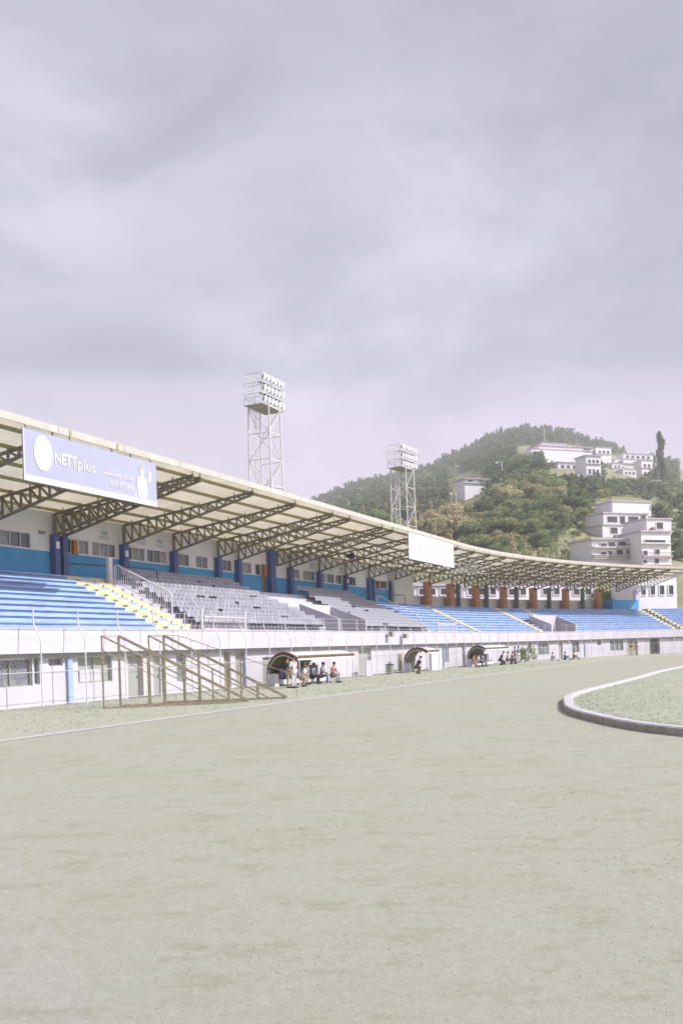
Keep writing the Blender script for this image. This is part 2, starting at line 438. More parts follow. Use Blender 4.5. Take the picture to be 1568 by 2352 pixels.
for k, (a0, a1) in enumerate(AISLES):   # yellow steps
    st = MB(); hole = [v for v in VOMS if v[0] < (a0 + a1) / 2 < v[1]]
    for i in range(NR):
        if hole and rowo(i) < hole[0][2] + .2: continue
        o1 = rowo(i + 1) if i < NR - 1 else 10.2
        if k == 0:
            m3 = a0 + (a1 - a0) * .36; m4 = a0 + (a1 - a0) * .62
            st.sbox(a0, m3, rowo(i) - .02, o1 + .01, 2.3, rowz(i), 0); st.sbox(m4, a1, rowo(i) - .02, o1 + .01, 2.3, rowz(i), 0)
            st.sbox(m3, m4, rowo(i), o1 + .01, 2.3, rowz(i), 1)
            st.sbox(m3 - .45, m4 - .1, rowo(i) - .32, rowo(i) - .001, 2.3, rowz(i) - RISE / 2, 0)
            st.sbox(m4 + .05, a1 - .25, rowo(i) - .32, rowo(i) - .021, 2.3, rowz(i) - RISE / 2, 0)
        elif k == 5:
            st.sbox(a0, a0 + .75, rowo(i) - .02, o1 + .01, 2.3, rowz(i), 0); st.sbox(a1 - .75, a1, rowo(i) - .02, o1 + .01, 2.3, rowz(i), 0)
            st.sbox(a0 + .75, a1 - .75, rowo(i) + .1, o1 + .01, 2.3, rowz(i) - .03, 2)
        else:
            st.sbox(a0, a1, rowo(i) - .01, o1 + .01, 2.3, rowz(i), 0 if i % 1 == 0 else 1)
            st.sbox(a0 + .1, a1 - .1, rowo(i) - .32, rowo(i) - .011, 2.3, rowz(i) - RISE / 2, 0)
    st.build('stairway', [M['yellow'], M['blue_row'], M['rail_dark']], GS)
# parapet, lower wall
PT, PB = 3.27, 2.27
p = MB(); p.sbox(TA, TB, 0, .16, PB, PT); p.sbox(TA, TB, -.03, .20, PT + .002, PT + .07); p.sbox(TA, TB, .161, 1.0, PB, PB + .15); p.build('parapet', M['parapet'], GS)
fl = MB(); fl.sbox(TA, TB, .17, .62, 2.6, Z0R - .02); fl.build('walkway', M['vom'], GS)
openings = []   # (t0,t1,z0,z1,kind)
def px(x, o=.5, y=1540): return SP(x, y, o)[0]
for x0, x1, z0, z1, k in [(-40, 75, .92, 2.22, 'window'), (79, 92, .95, 2.2, 'window'), (113, 145, 1.72, 2.2, 'window'), (180, 258, .88, 2.2, 'shutter'),
                          (294, 326, .02, 2.1, 'door'), (352, 374, .02, 2.0, 'door'), (406, 428, .62, 2.15, 'window'), (515, 530, .02, 2.15, 'brown'),
                          (541, 566, .02, 2.15, 'curtain'), (604, 628, .02, 1.7, 'door'), (824, 853, .02, 2.1, 'door'), (1020, 1031, .5, 2.1, 'window'), (1062, 1068, .02, 2.0, 'door'),
                          (1212, 1221, 1.4, 2.15, 'window'), (1235, 1262, .62, 2.15, 'window'), (1284, 1293, .02, 2.1, 'door'), (1314, 1331, .72, 2.15, 'window'),
                          (1372, 1381, 1.5, 2.15, 'window'), (1402, 1432, .7, 2.15, 'window'), (1441, 1466, .02, 2.15, 'curtain'), (1492, 1516, .02, 2.2, 'dark')]:
    openings.append((px(x0) if x0 > -30 else -3., px(x1), z0, z1, k))
lw = MB(); last = TA
for t0, t1, z0, z1, k in openings:
    lw.sbox(last, t0, .5, .9, -.1, PB - .01)
    if z0 > .1: lw.sbox(t0, t1, .5, .9, -.1, z0)
    lw.sbox(t0, t1, .5, .9, z1, PB - .01); last = t1
lw.sbox(last, TB, .5, .9, -.1, PB - .01)
lw.build('lower_wall', M['white_wall'], GS)
cv = MB(); cv.sbox(TA, TB, .35, .9, PB - .20, PB - .012); cv.build('painted_shade_strip', M['grey_recess'], GS)  # grey strip standing in for the parapet's shadow across the wall top
for t0, t1, z0, z1, k in openings:
    fr = MB(); z1 = min(z1, PB - .22)
    if k in ('door', 'brown'):
        fr.sbox(t0, t1, .70, .75, z0, z1); d = fr.build('door', M['door_grey'] if k == 'door' else M['door_brown'], GS)
        hd = MB(); hd.sbox(t1 - .18, t1 - .08, .66, .698, .95, 1.05); hd.build('handle', M['rail_dark'], d)
    elif k == 'dark':
        fr.sbox(t0, t1, .86, .89, z0, z1); fr.build('passage', M['dark_open'], GS)
    else:
        f_ = .045
        for a, c, e, g in ((t0, t0 + f_, z0, z1), (t1 - f_, t1, z0, z1), (t0 + f_, t1 - f_, z0, z0 + f_), (t0 + f_, t1 - f_, z1 - f_, z1)): fr.sbox(a, c, .60, .68, e, g)
        nm = max(1, round((t1 - t0) / 1.1))
        for q in range(1, nm): fr.sbox(t0 + (t1 - t0) * q / nm - .025, t0 + (t1 - t0) * q / nm + .025, .61, .67, z0 + f_, z1 - f_)
        d = fr.build('window', M['lamp_back'], GS)
        g = MB(); g.sbox(t0 + .03, t1 - .03, .70, .72, z0 + .03, z1 - .03); g.build('pane', M['curtain'] if k == 'curtain' else M['grey_recess'] if k == 'shutter' else M['glass_pale'], d)
        if k == 'shutter':
            g = MB(); g.sbox(t0 + .25, t0 + (t1 - t0) * .72, .64, .655, z0 + .05, z0 + .6); g.build('white_board', M['white_wall'], d)
dl = MB(); dl.sbox(px(326), px(342), .42, .47, .05, 2.0); o_ = dl.build('door_leaf', M['door_beige'], GS); o_['label'] = 'beige door leaf standing open beside the grey doorway'
for x in (157, 561, 1017.5, 1343): 
    t = px(x); pm = MB(); pm.sbox(t - (.14 if x < 200 else .07), t + (.14 if x < 200 else .07), .36, .46, .02, 2.05); pm.build('downpipe', M['pipe_blue'], GS)
# upper back wall
OB = 10.15; BAND = 8.28; TW = 66.7
def roofz(o): return 11.98 - .128 * max(o, 0)         # underside of the roof
wt = [(12.06 - 3.2, 13.58), (16.45, 17.0), (17.05, 17.6), (17.65, 18.6), (18.84, 21.2), (22.2, 24.28), (24.48, 26.8), (27.86, 29.53), (30.38, 32.0), (33.4, 35.4), (36.5, 38.4), (39.0, 39.9), (45.26, 46.84), (47.48, 49.95), (50.9, 52.1), (52.4, 54.0), (54.3, 55.8), (57.06, 59.1), (63.1, 66.5)]
door_u = (39.95, 40.8)
uw = MB(); ub = MB(); last = -14.
for t0, t1 in wt + [door_u]: pass
holes = sorted([(a, c, BAND + .04, 9.22, 'window') for a, c in wt] + [(door_u[0], door_u[1], ZTOP + .02, 9.25, 'door')])
for a, c, z0, z1, k in holes:
    uw.sbox(last, a, OB, OB + .25, BAND, 10.62)
    uw.sbox(a, c, OB, OB + .25, z1, 10.62)
    if k == 'window': uw.sbox(a, c, OB, OB + .25, BAND, z0)
    last = c
uw.sbox(last, TW, OB, OB + .25, BAND, 10.62); uw.build('upper_wall', M['upper_wall'], GS)
for a, c in cut([(-14., TW)], [door_u]): ub.sbox(a, c, OB - .012, OB + .25, ZTOP - .05, BAND - .003)
ub.build('blue_dado', M['blue_band'], GS)
for i, (a, c, z0, z1, k) in enumerate(holes):
    fr = MB()
    if k == 'door':
        fr.sbox(a, c, OB + .1, OB + .15, z0, z1); d = fr.build('door', M['door_brown'], GS); hd = MB(); hd.sbox(a + .06, a + .14, OB + .05, OB + .098, 7.5, 7.6); hd.build('handle', M['frame_white'], d); continue
    f_ = .055
    for e0, e1, e2, e3 in ((a, a + f_, z0, z1), (c - f_, c, z0, z1), (a + f_, c - f_, z0, z0 + f_), (a + f_, c - f_, z1 - f_, z1)): fr.sbox(e0, e1, OB + .03, OB + .10, e2, e3)
    nm = max(1, round((c - a) / .75))
    for q in range(1, nm): fr.sbox(a + (c - a) * q / nm - .025, a + (c - a) * q / nm + .025, OB + .04, OB + .09, z0 + f_, z1 - f_)
    d = fr.build('window', M['frame_white'], GS)
    for q in range(nm):
        g = MB(); g.sbox(a + (c - a) * q / nm + .01, a + (c - a) * (q + 1) / nm - .01, OB + .11, OB + .13, z0 + .03, z1 - .03)
        g.build('pane', M[['glass', 'glass_pale', 'curtain', 'glass', 'glass_pale'][(i * 3 + q * 2) % 5]] if i not in (2, 18) else M['dark_open'], d)
# small painted signs on the upper wall: faint lettering-like strips are the sign's own lines
for t in (20.1, 24.0, 26.0, 49.2, 53.3, 55.6):
    sg = MB(); sg.sbox(t - .5, t + .5, OB - .02, OB - .002, 9.55, 9.62); sg.sbox(t - .42, t + .42, OB - .02, OB - .002, 9.44, 9.49)
    sg.sbox(t - .3, t + .3, OB - .02, OB - .002, 9.72, 9.98); sg.build('painted_sign', M['banner_grey'], GS)
# roof columns along the back
COLS = [(4.4, .5), (9.9, .5), (15.3, .42), (16.0, .42), (21.75, .5), (27.3, .5), (33.05, .5), (36.0, .5), (41.3, .85), (44.6, .5), (50.35, .5), (56.2, .5), (61.9, .42), (62.7, .3), (66.85, .3)]
for t, wd in COLS:
    cm = MB(); cm.sbox(t - wd / 2, t + wd / 2, OB - .42, OB - .013, ZTOP - .02, 9.25 if wd < .8 else 10.6); cm.build('column', M['navy'], GS)
# stair tower block, then the open part
tb = MB(); tb.sbox(TW + .0, 71.0, 9.4, 11.2, ZTOP - .05, 10.75); tb.build('stair_block', M['beige_wall'], GS)
lwf = MB(); lwf.sbox(71.0, 112.5, 10.9, 11.1, 5.5, 8.0); lwf.build('rear_wall', M['beige_wall'], GS)
bb = MB(); bb.sbox(112.3, 117.4, 8.6, 10.6, ZTOP - .2, 7.95); bb.build('blue_block', M['blue_band'], GS)
OC = [(75.6, .95), (80.6, .9), (86.1, .9), (91.9, .85), (98.1, .95), (104.7, .85), (111.2, .85)]
for t, wd in OC:
    cm = MB(); cm.sbox(t - wd / 2, t + wd / 2, 9.9, 10.5, ZTOP - .02, 9.6); cm.build('column', M['orange_col'], GS)['label'] = 'orange brown column of the open part'
for t in (82.6, 88.6, 94.9, 101.6, 108.3):
    cm = MB(); cm.sbox(t - .2, t + .2, 10.2, 10.6, ZTOP - .02, 9.7); cm.build('column', M['green_col'], GS)['label'] = 'thin dark green column'
cm = MB(); cm.sbox(118.0, 118.9, 9.7, 10.3, ZTOP - .02, 9.5); cm.build('column', M['white_wall'], GS)['label'] = 'white end column'
# roof
RE = 119.5
rf = MB(); rf.slope(-14, RE, 0.0, roofz(0), roofz(0) + .09, 11.3, roofz(11.3), roofz(11.3) + .09); RF = rf.build('roof', M['soffit'], GS)
nt_ = M['soffit'].node_tree; bs = nt_.nodes['Principled BSDF']; tr = nt_.nodes.new('ShaderNodeBsdfTranslucent'); mx = nt_.nodes.new('ShaderNodeMixShader'); mx.inputs[0].default_value = .5
nt_.links.new(bs.inputs['Base Color'].links[0].from_socket, tr.inputs['Color']); nt_.links.new(bs.outputs[0], mx.inputs[1]); nt_.links.new(tr.outputs[0], mx.inputs[2]); nt_.links.new(mx.outputs[0], nt_.nodes['Material Output'].inputs['Surface'])
fa = MB()
for k in range(30):
    a = -14 + k * 4.6; c = min(a + 4.57, RE)
    if a < RE: fa.slope(a, c, -.06, roofz(0) - .16, roofz(0) + .16, .0 - .002, roofz(0) - .16, roofz(0) + .16)
fa.build('fascia', M['fascia'], GS)
for a in (SP(163, 1005, -.05)[0], SP(271, 1037, -.05)[0]):
    gk = MB(); gk.slope(a - .1, a + .05, -.09, roofz(0) - .2, roofz(0) + .13, -.062, roofz(0) - .2, roofz(0) + .13); gk.build('roof_bracket', M['purlin'], GS)
for o in (.9, 2.7, 4.5, 6.3, 8.1, 9.7):
    pu = MB(); pu.sbox(-14, RE, o - .06, o + .06, roofz(o) - .17, roofz(o) - .012); pu.build('purlin', M['purlin'], GS)
def truss(t, mt, zb=9.25):
    q = MB(); oa, ob_ = .3, 9.9; n = 15
    top = lambda o: roofz(o) - .25
    bot = lambda o: roofz(oa) - .42 + (zb - (roofz(oa) - .42)) * (o - oa) / (ob_ - oa)
    for dt in (0,):
        T = t + dt
        q.bar(W(T, oa, top(oa)), W(T, ob_, top(ob_)), .16, .12); q.bar(W(T, oa, bot(oa)), W(T, ob_, bot(ob_)), .16, .12)
        for i in range(n + 1):
            o = oa + (ob_ - oa) * i / n
            q.bar(W(T, o, bot(o)), W(T, o, top(o)), .11 if i < n else .2, .12)
            if i < n:
                o2 = oa + (ob_ - oa) * (i + 1) / n
                q.bar(W(T, o2, top(o2)), W(T, o, bot(o)), .08, .10)
    for i in range(0, n + 1, 2):
        o = oa + (ob_ - oa) * i / n
        q.bar(W(t, o, top(o)), W(t, o, roofz(o) - .02), .06)
    return q.build('roof_truss', mt, GS)
for t in (4.4, 9.9, 15.3, 16.05, 21.75, 27.3, 33.05, 36.0, 42.3, 44.6, 50.35, 56.2, 61.9, 66.9, 71.3, 75.6, 80.6, 83.3, 86.1, 89, 91.9, 95, 98.1, 101.4, 104.7, 108, 111.2, 114.5): truss(t, M['steel_brown'])
truss(118.6, M['tower_steel'])  # end truss paler than the others: sunlight on it put into the colour
# vomitory walls
for t0, t1, ob_, zb in VOMS:
    for ta in (t0, t1 - .18):
        vm = MB(); vm.slope(ta, ta + .18, .3, 2.3, 4.25, ob_, 2.3, zb); vm.build('vomitory_wall', M['vom'], GS)
    vm = MB(); vm.sbox(t0 + .181, t1 - .181, ob_ - .18, ob_ - .002, 2.3, zb); vm.build('vomitory_wall', M['white_wall'], GS)
    dr = MB(); dr.sbox(t0 + .9, t0 + 2.2, ob_ - .20, ob_ - .183, 2.4, 3.9); dr.build('vomitory_opening', M['grey_recess'], GS)
# orange boxes and white notices on columns
for t in (16.45, 39.4, 63.2):
    ox = MB(); ox.sbox(t, t + .38, OB - .62, OB - .43, 8.2, 9.0); d = ox.build('hose_cabinet', [M['orange_box']], None)
    tag(d, {16.45: 'orange hose cabinet beside the leftmost double navy column', 39.4: 'orange hose cabinet by the brown upper door', 63.2: 'orange hose cabinet near the far end of the blue back wall'}[t], 'hose cabinet', 'orange hose cabinets')
    dd = MB(); dd.sbox(t + .04, t + .34, OB - .635, OB - .622, 8.25, 8.95); dd.build('door', M['orange_box'], d)
for t in (15.3, 21.75, 56.2):
    nn = MB(); nn.sbox(t - .13, t + .15, OB - .44, OB - .422, 8.45, 8.85); nn.build('notice', M['paper'], GS)
# camera-like box on the left wall
nn = MB(); nn.sbox(14.2, 14.6, OB - .2, OB - .002, 9.25, 9.4); nn.build('wall_light', M['lamp_back'], GS)

# ------------------------------------------------------------------ railings
def railing(name, t, oa, za, oc, zc, h, label, m, dt=.0, bars=True):
    P0, P1 = W(t, oa, za), W(t + dt, oc, zc); r = empty(name, P0, label, 'railing')
    q = MB(); q.tube([P0, P0 + Vector((0, 0, h - .12)), P0.lerp(P1, .04) + Vector((0, 0, h)), P0.lerp(P1, .96) + Vector((0, 0, h)), P1 + Vector((0, 0, h - .12)), P1], .045, 8)
    q.build('rail', m, r)
    if bars:
        n = max(3, int((P1 - P0).length / .16))
        for i in range(1, n):
            a = P0.lerp(P1, i / n); g = MB(); g.tube([a + Vector((0, 0, .1)), a + Vector((0, 0, h - .01))], .014, 5); g.build('baluster', m, r)
    q = MB(); q.tube([P0 + Vector((0, 0, .12)), P1 + Vector((0, 0, .12))], .025, 6); q.build('lower_rail', m, r)
    return r
railing('stair_railing', 16.15, rowo(9), rowz(9), 2.5, rowz(3), 1.15, 'white barred railing beside the yellow stairs at left', M['post_white'])
g = MB(); g.sbox(16.05, 16.35, rowo(9) + .3, rowo(9) + .5, rowz(9), rowz(9) + 1.55); tag(g.build('gate_post', M['post_white'], None), 'thick white post at the top of the left stair railing', 'post')
railing('stair_railing', 53.8, rowo(8), rowz(8), 1.6, rowz(1), 1.1, 'white railing at the end of the grey seats beside the blue terrace', M['post_white'], 0, False)
railing('walkway_railing', 16.1, OTOP + 2.8, ZTOP, OTOP - .6, ZTOP - .3, 1.1, 'dark handrail rising before the blue wall above the yellow stairs', M['rail_dark'], 4.2, False)
railing('walkway_railing', 59.8, OTOP + 2.8, ZTOP, OTOP - .6, ZTOP - .3, 1.1, 'dark handrail before the far end of the blue wall', M['rail_dark'], 3., False)
for (ta, tb2), lb in (((16.0, 20.6), 'low white gate at the foot of the grey seats'), ((55.2, 60.5), 'low white gate before the blue terrace past the seats')):
    P = W(ta, .3, PT); Q = W(tb2, .3, PT); r = empty('terrace_gate', P, lb, 'gate')
    g = MB(); g.tube([P, P + Vector((0, 0, .8)), Q + Vector((0, 0, .8)), Q], .035, 6); g.tube([P + Vector((0, 0, .12)), Q + Vector((0, 0, .12))], .03, 6); g.build('frame', M['post_white'], r)
    n = 26
    for i in range(1, n):
        a = P.lerp(Q, i / n); g = MB(); g.tube([a + Vector((0, 0, .12)), a + Vector((0, 0, .8))], .012, 4); g.build('bar', M['post_white'], r)
    for a in (P, Q):
        g = MB(); g.tube([a - (Q - P).normalized() * .25, a - (Q - P).normalized() * .25 + Vector((0, 0, 1.25))], .07, 8); g.build('post', M['post_white'], r)

# ------------------------------------------------------------------ fence along the wall, poles bent in over the parapet
FN = empty('pitch_fence', W(50, -1, 0), 'chain-link fence of white poles with bent tops along the white wall', 'fence')
for k in range(-2, 44):
    t = 1.83 + k * 2.72
    if t > 122: break
    g = MB(); oA = -1.0
    g.tube([W(t, oA, 0), W(t, oA, 2.75), W(t, oA + .06, 2.95), W(t, oA + .32, 3.4), W(t, oA + .36, 3.55), W(t, oA + .36, 4.18)], .03, 7); g.build('post', M['post_white'], FN)
def along(z, o, r, mb, t0=-6, t1=121): mb.tube([W(t, o, z) for t in np.arange(t0, t1, 2.5)], r, 4)
g = MB()
for z in (.15, 1.5, 2.75): along(z, -1.0, .014, g)
for z, o in ((3.5, -.66), (3.85, -.64), (4.12, -.64)): along(z, o, .008, g)
g.build('wire', M['wire'], FN)
g = MB(); sp = .22
for k in range(int(127 / sp)):
    t = -6 + k * sp
    for s in (1, -1):
        t2 = t + s * 2.6
        if -6 <= t2 <= 121: g.bar(W(t, -1.0, .15), W(t2, -1.0, 2.75), .0035)
g.build('chain_link', M['wire'], FN)
for x, y, lb in ((902, 1456, 'dark loudspeaker on a bracket at the parapet, left of the pair'), (934, 1461, 'dark loudspeaker lower on the parapet, right of the pair')):
    t, z = SP(x, y, -.5); r = empty('loudspeaker', W(t, -.5, z), lb, 'loudspeaker', 'loudspeakers on the parapet')
    g = MB(); g.sbox(t - .3, t + .3, -.55, -.25, z - .22, z + .2); g.build('cabinet', M['lamp_back'], r)
    g = MB(); g.sbox(t - .25, t + .25, -.565, -.552, z - .17, z + .15); g.build('grille', M['grey_recess'], r)
    g = MB(); g.bar(W(t, -.25, z), W(t, 0.0, z), .05); g.build('bracket', M['lamp_back'], r)
t, z = SP(802, 1277, 5.0); r = empty('loudspeaker', W(t, 5, z), 'round dark horn loudspeaker hanging among the roof trusses', 'loudspeaker')
g = MB(); c_ = W(t, 5, z); d_ = (W(t, 4, z) - c_).normalized(); g.tube([c_ + d_ * .35, c_ + d_ * .1, c_ - d_ * .3], [.32, .2, .12], 12); g.build('horn', M['dark_open'], r)
g = MB(); g.bar(c_, c_ + Vector((0, 0, 1.1)), .04); g.build('hanger', M['steel_brown'], r)
# white tube lamp and hanging pipe frame
a_, b_ = SP(866, 1208, 2.2), SP(905, 1220, 2.2)
g = MB(); g.tube([W(a_[0], 2.2, a_[1] - .1), W(b_[0], 2.2, b_[1] - .1)], .11, 8); r = g.build('tube_lamp', M['post_white']); tag(r, 'white tube lamp under the roof left of the pale banner', 'lamp')
q = MB()
for s in (.1, .9): p_ = W(a_[0] + (b_[0] - a_[0]) * s, 2.2, 0); q.bar(p_ + Vector((0, 0, a_[1] - .05)), p_ + Vector((0, 0, roofz(2.2) - .02)), .04)
q.build('hanger', M['steel_brown'], r)
HF = empty('pipe_frame', W(72.5, 3, 10), 'white pipe frame hanging under the roof right of the pale banner', 'frame')
g = MB()
for t in (69.2, 71.4, 73.6, 75.8): g.tube([W(t, 3, 9.9 + (t - 69.2) * .05), W(t, 3, roofz(3) - .02)], .04, 6)
g.build('upright', M['post_white'], HF); g = MB()
for z in (10.45, 10.95): g.tube([W(t, 3, z) for t in (69.2, 71.4, 73.6, 75.8)], .03, 6)
g.tube([W(t, 3.0, 9.9 + (t - 67.) * .02) for t in (67., 69, 71, 73, 75, 77)], .06, 6)
for t in (69.2, 71.4, 73.6): g.tube([W(t, 3, 10), W(t + 2.2, 3, 10.95)], .02, 5)
g.build('crossbar', M['post_white'], HF)

# ------------------------------------------------------------------ banners
def basis(t): a = ang(t); return Matrix(((math.sin(a), 0, math.cos(a)), (math.cos(a), 0, -math.sin(a)), (0, 1, 0)))
def lettering(name, body, t0, t1, z, h, o, m, parent, shear=0., bold=.0):
    cu = bpy.data.curves.new(name, 'FONT'); cu.body = body; cu.size = 1; cu.extrude = .004; cu.offset = bold; cu.shear = shear
    ob = bpy.data.objects.new(name, cu); C.objects.link(ob)
    dg = bpy.context.evaluated_depsgraph_get(); me = bpy.data.meshes.new_from_object(ob.evaluated_get(dg)); bpy.data.objects.remove(ob)
    V = np.array([v.co[:] for v in me.vertices]); lo = V.min(0); hi = V.max(0); cap = .72
    B = basis(t0); P = W(t0, o, z)
    for v in me.vertices:
        x = (v.co.x - lo[0]) / (hi[0] - lo[0]) * (t1 - t0); y = v.co.y / cap * h
        v.co = P + B @ Vector((x, y, v.co.z)) - wl(parent)
    me.materials.clear(); me.materials.append(m)
    r = bpy.data.objects.new(name, me); C.objects.link(r); r.parent = parent; return r
B1 = empty('banner', W(6.7, -.15, 9.45), 'blue advertising banner with white circle and lettering hung from roof edge', 'banner')
bt0, bt1, bz0, bz1 = 2.06, 11.28, 9.44, 11.60
g = MB(); g.sbox(bt0, bt1, -.20, -.14, bz0, bz1); g.build('panel', M['banner_blue'], B1)
g = MB(); g.sbox(bt0, bt1, -.212, -.202, bz0, bz0 + .26); g.sbox(bt0, bt0 + .07, -.212, -.202, bz0 + .262, bz1); g.build('white_border', M['banner_white'], B1)
def disc(tc, zc, rt, rz, o, m, name, parent, n=28, inner=0.):
    g = MB(); P = [W(tc + rt * math.cos(2 * math.pi * i / n), o, zc + rz * math.sin(2 * math.pi * i / n)) for i in range(n)]
    if inner:
        Q = [W(tc + rt * inner * math.cos(2 * math.pi * i / n), o, zc + rz * inner * math.sin(2 * math.pi * i / n)) for i in range(n)]
        g.add(P + Q, [(i, (i + 1) % n, n + (i + 1) % n, n + i) for i in range(n)])
    else: g.add(P, [tuple(range(n))])
    return g.build(name, m, parent)
tA, zA = SP(99.5, 1041.6, -.2); tB, _ = SP(78, 1041, -.2); tC, _ = SP(120.5, 1043, -.2)
disc((tB + tC) / 2, zA, (tC - tB) / 2, .76, -.216, M['banner_white'], 'circle', B1)
disc((tB + tC) / 2 + .04, zA - .02, (tC - tB) / 2 * .78, .62, -.219, M['banner_pale'], 'circle_shade', B1)
n0, zn = SP(125.9, 1062.2, -.2); n1, _ = SP(177.5, 1073, -.2); n2, zn2 = SP(219.5, 1085.2, -.2)
lettering('lettering', 'NETT', n0, n1, zn - .02, .50, -.214, M['banner_white'], B1, 0, .03)
lettering('lettering', 'plus', n1 + .04, n2, zn - .04, .50, -.214, M['banner_white'], B1, 0, .012)
n0, z_ = SP(235.8, 1089.5, -.2); n1, _ = SP(307, 1108, -.2); lettering('lettering', 'www.nettplus.net', n0, n1, z_, .24, -.214, M['banner_white'], B1, .2, .02)
n0, z_ = SP(253, 1115.5, -.2); n1, _ = SP(307.5, 1126, -.2); lettering('lettering', 'PBX: 370 9898', n0, n1, z_ - .02, .27, -.214, M['banner_white'], B1, 0, .02)
tp = SP(326, 1110, -.2)[0]    # pale printed figure at the right end
g = MB()
def blob(tc, zc, rt, rz, n=14): g.add([W(tc + rt * math.cos(2 * math.pi * i / n), -.218, zc + rz * math.sin(2 * math.pi * i / n)) for i in range(n)], [tuple(range(n))])
def quad(pts): g.add([W(t, -.218, z) for t, z in pts], [tuple(range(len(pts)))])
quad([(tp - .14, 10.75), (tp + .14, 10.75), (tp + .16, 11.1), (tp - .16, 11.1)])
quad([(tp - .3, 9.72), (tp + .35, 9.72), (tp + .45, 10.05), (tp + .38, 10.749), (tp - .38, 10.749), (tp - .42, 10.3)])
quad([(tp + .5, 10.6), (tp + .75, 10.6), (tp + .8, 11.1), (tp + .55, 11.2)]); quad([(tp - .62, 9.72), (tp - .42, 9.72), (tp - .48, 10.2)])
g.build('printed_figure', M['banner_white'], B1)
disc(tp, 11.22, .17, .13, -.218, M['cloth_beige'], 'printed_head', B1, 16)
for t in (2.4, 5.1, 8.0, 11.0): gm = MB(); gm.bar(W(t, -.12, bz1 - .02), W(t, -.02, roofz(0) - .15), .05); gm.build('hanger', M['steel_brown'], B1)
pass
s0, s1 = 46.85, 59.0
B2 = empty('banner', W(53, -.15, 9.5), 'pale lilac banner with a faint grey hook mark hung from the roof edge', 'banner')
g = MB(); g.sbox(s0, s1, -.20, -.14, 9.46, 11.72); g.build('panel', M['banner_white'], B2)
ta, za = SP(965.5, 1277, -.2); tb_ = SP(962.5, 1262, -.2)[0]; tcx = SP(976, 1288, -.2)[0]
g = MB(); arc = [(ta - .25, 11.3), (ta - .3, 10.9), (ta - .2, 10.5), (ta + .1, 10.15), (ta + .55, 9.95), (ta + 1.0, 9.95)]
for i in range(len(arc) - 1):
    wd0 = .05 + .05 * i; wd1 = .05 + .05 * (i + 1)
    g.add([W(arc[i][0] - wd0 * .5, -.206, arc[i][1]), W(arc[i][0] + wd0 * 1.2, -.206, arc[i][1] + wd0 * .6), W(arc[i + 1][0] + wd1 * 1.2, -.206, arc[i + 1][1] + wd1 * .6), W(arc[i + 1][0] - wd1 * .5, -.206, arc[i + 1][1])], [(0, 1, 2, 3)])
g.build('hook_mark', M['banner_grey'], B2)
g = MB()
for i, t in enumerate(np.linspace(ta + 2.1, ta + 7.3, 9)): g.sbox(t, t + .3, -.206, -.201, 10.45 + .05 * (i % 2), 11.05)
g.sbox(ta + 2.0, ta + 6.6, -.206, -.201, 10.08, 10.2)
g.build('faded_marks', M['banner_ghost'], B2)
for t in (47.2, 51, 55, 58.7): gm = MB(); gm.bar(W(t, -.12, 11.7), W(t, -.02, roofz(0) - .1), .05); gm.build('hanger', M['steel_brown'], B2)

# ------------------------------------------------------------------ seats
sm = MB()
prof_ = [(-.30, .40), (-.28, .43), (-.05, .41), (.03, .44), (.07, .60), (.11, .80), (.10, .83)]   # (y: + is back, z)
hw = [.17, .19, .20, .20, .20, .185, .15]
th = .025
for j in range(len(prof_) - 1):
    (y0, z0), (y1, z1) = prof_[j], prof_[j + 1]; h0, h1 = hw[j], hw[j + 1]
    sm.hexa([(-h0, y0, z0), (h0, y0, z0), (h0, y0 + .02, z0 - th), (-h0, y0 + .02, z0 - th), (-h1, y1, z1), (h1, y1, z1), (h1, y1 + .02, z1 - th), (-h1, y1 + .02, z1 - th)], 0)
for s in (-1, 1): sm.bar((s * .13, -.05, 0), (s * .13, -.05, .40), .035, None, 1)
sm.bar((-.2, -.05, .37), (.2, -.05, .37), .04, None, 1)
sm.bar((-.07, .085, .66), (.07, .085, .66), .012, .05, 1)
seat0 = sm.build('stadium_seat', [M['seat_grey'], M['seat_leg']], None, (0, 0, 0)); sme = seat0.data
bpy.data.objects.remove(seat0)
places = []
for bi, (a, c) in enumerate(SEATS):
    for i in range(NR):
        a += .2; c -= .2; n = int((c - a) / .46); k = 0
        while k < n:
            t = a + .25 + k * .46; k += 1
            if any(v[0] - .2 < t < v[1] + .2 and rowo(i) < v[2] for v in VOMS): continue
            if random.random() < .028: k += random.choice([0, 1, 1]); continue
            places.append((W(t, rowo(i) + .34, rowz(i)), t, bi, i))
places.sort(key=lambda q: q[0].length)
ordn = ['front', 'second', 'third', 'fourth', 'fifth', 'sixth', 'seventh', 'eighth', 'ninth', 'tenth', 'top']
for p_, t, bi, i in places[:300]:
    o_ = bpy.data.objects.new('stadium_seat', sme); C.objects.link(o_); o_.location = p_; o_.rotation_euler = (0, 0, R_(90) - ang(t) + random.gauss(0, .03))
    third = 'beside the yellow stairs' if t < 20.5 else 'in the middle of the left seat block' if t < 26 else 'towards the pale entrance steps'
    tag(o_, 'grey plastic stadium seat in the %s row %s' % (ordn[i], third), 'seat', 'grey seats of the %s row %s' % (ordn[i], third))
V0 = np.array([v.co[:] for v in sme.vertices]); F0 = [tuple(p.vertices) for p in sme.polygons]; M0 = [p.material_index for p in sme.polygons]
g = MB()
for p_, t, bi, i in places[300:]:
    a = R_(90) - ang(t); ca, sa = math.cos(a), math.sin(a)
    g.v_base = len(g.v)
    for x, y, z in V0: g.v.append((p_.x + x * ca - y * sa, p_.y + x * sa + y * ca, p_.z + z))
    for f, m_ in zip(F0, M0): g.f.append(tuple(g.v_base + q for q in f)); g.m.append(m_)
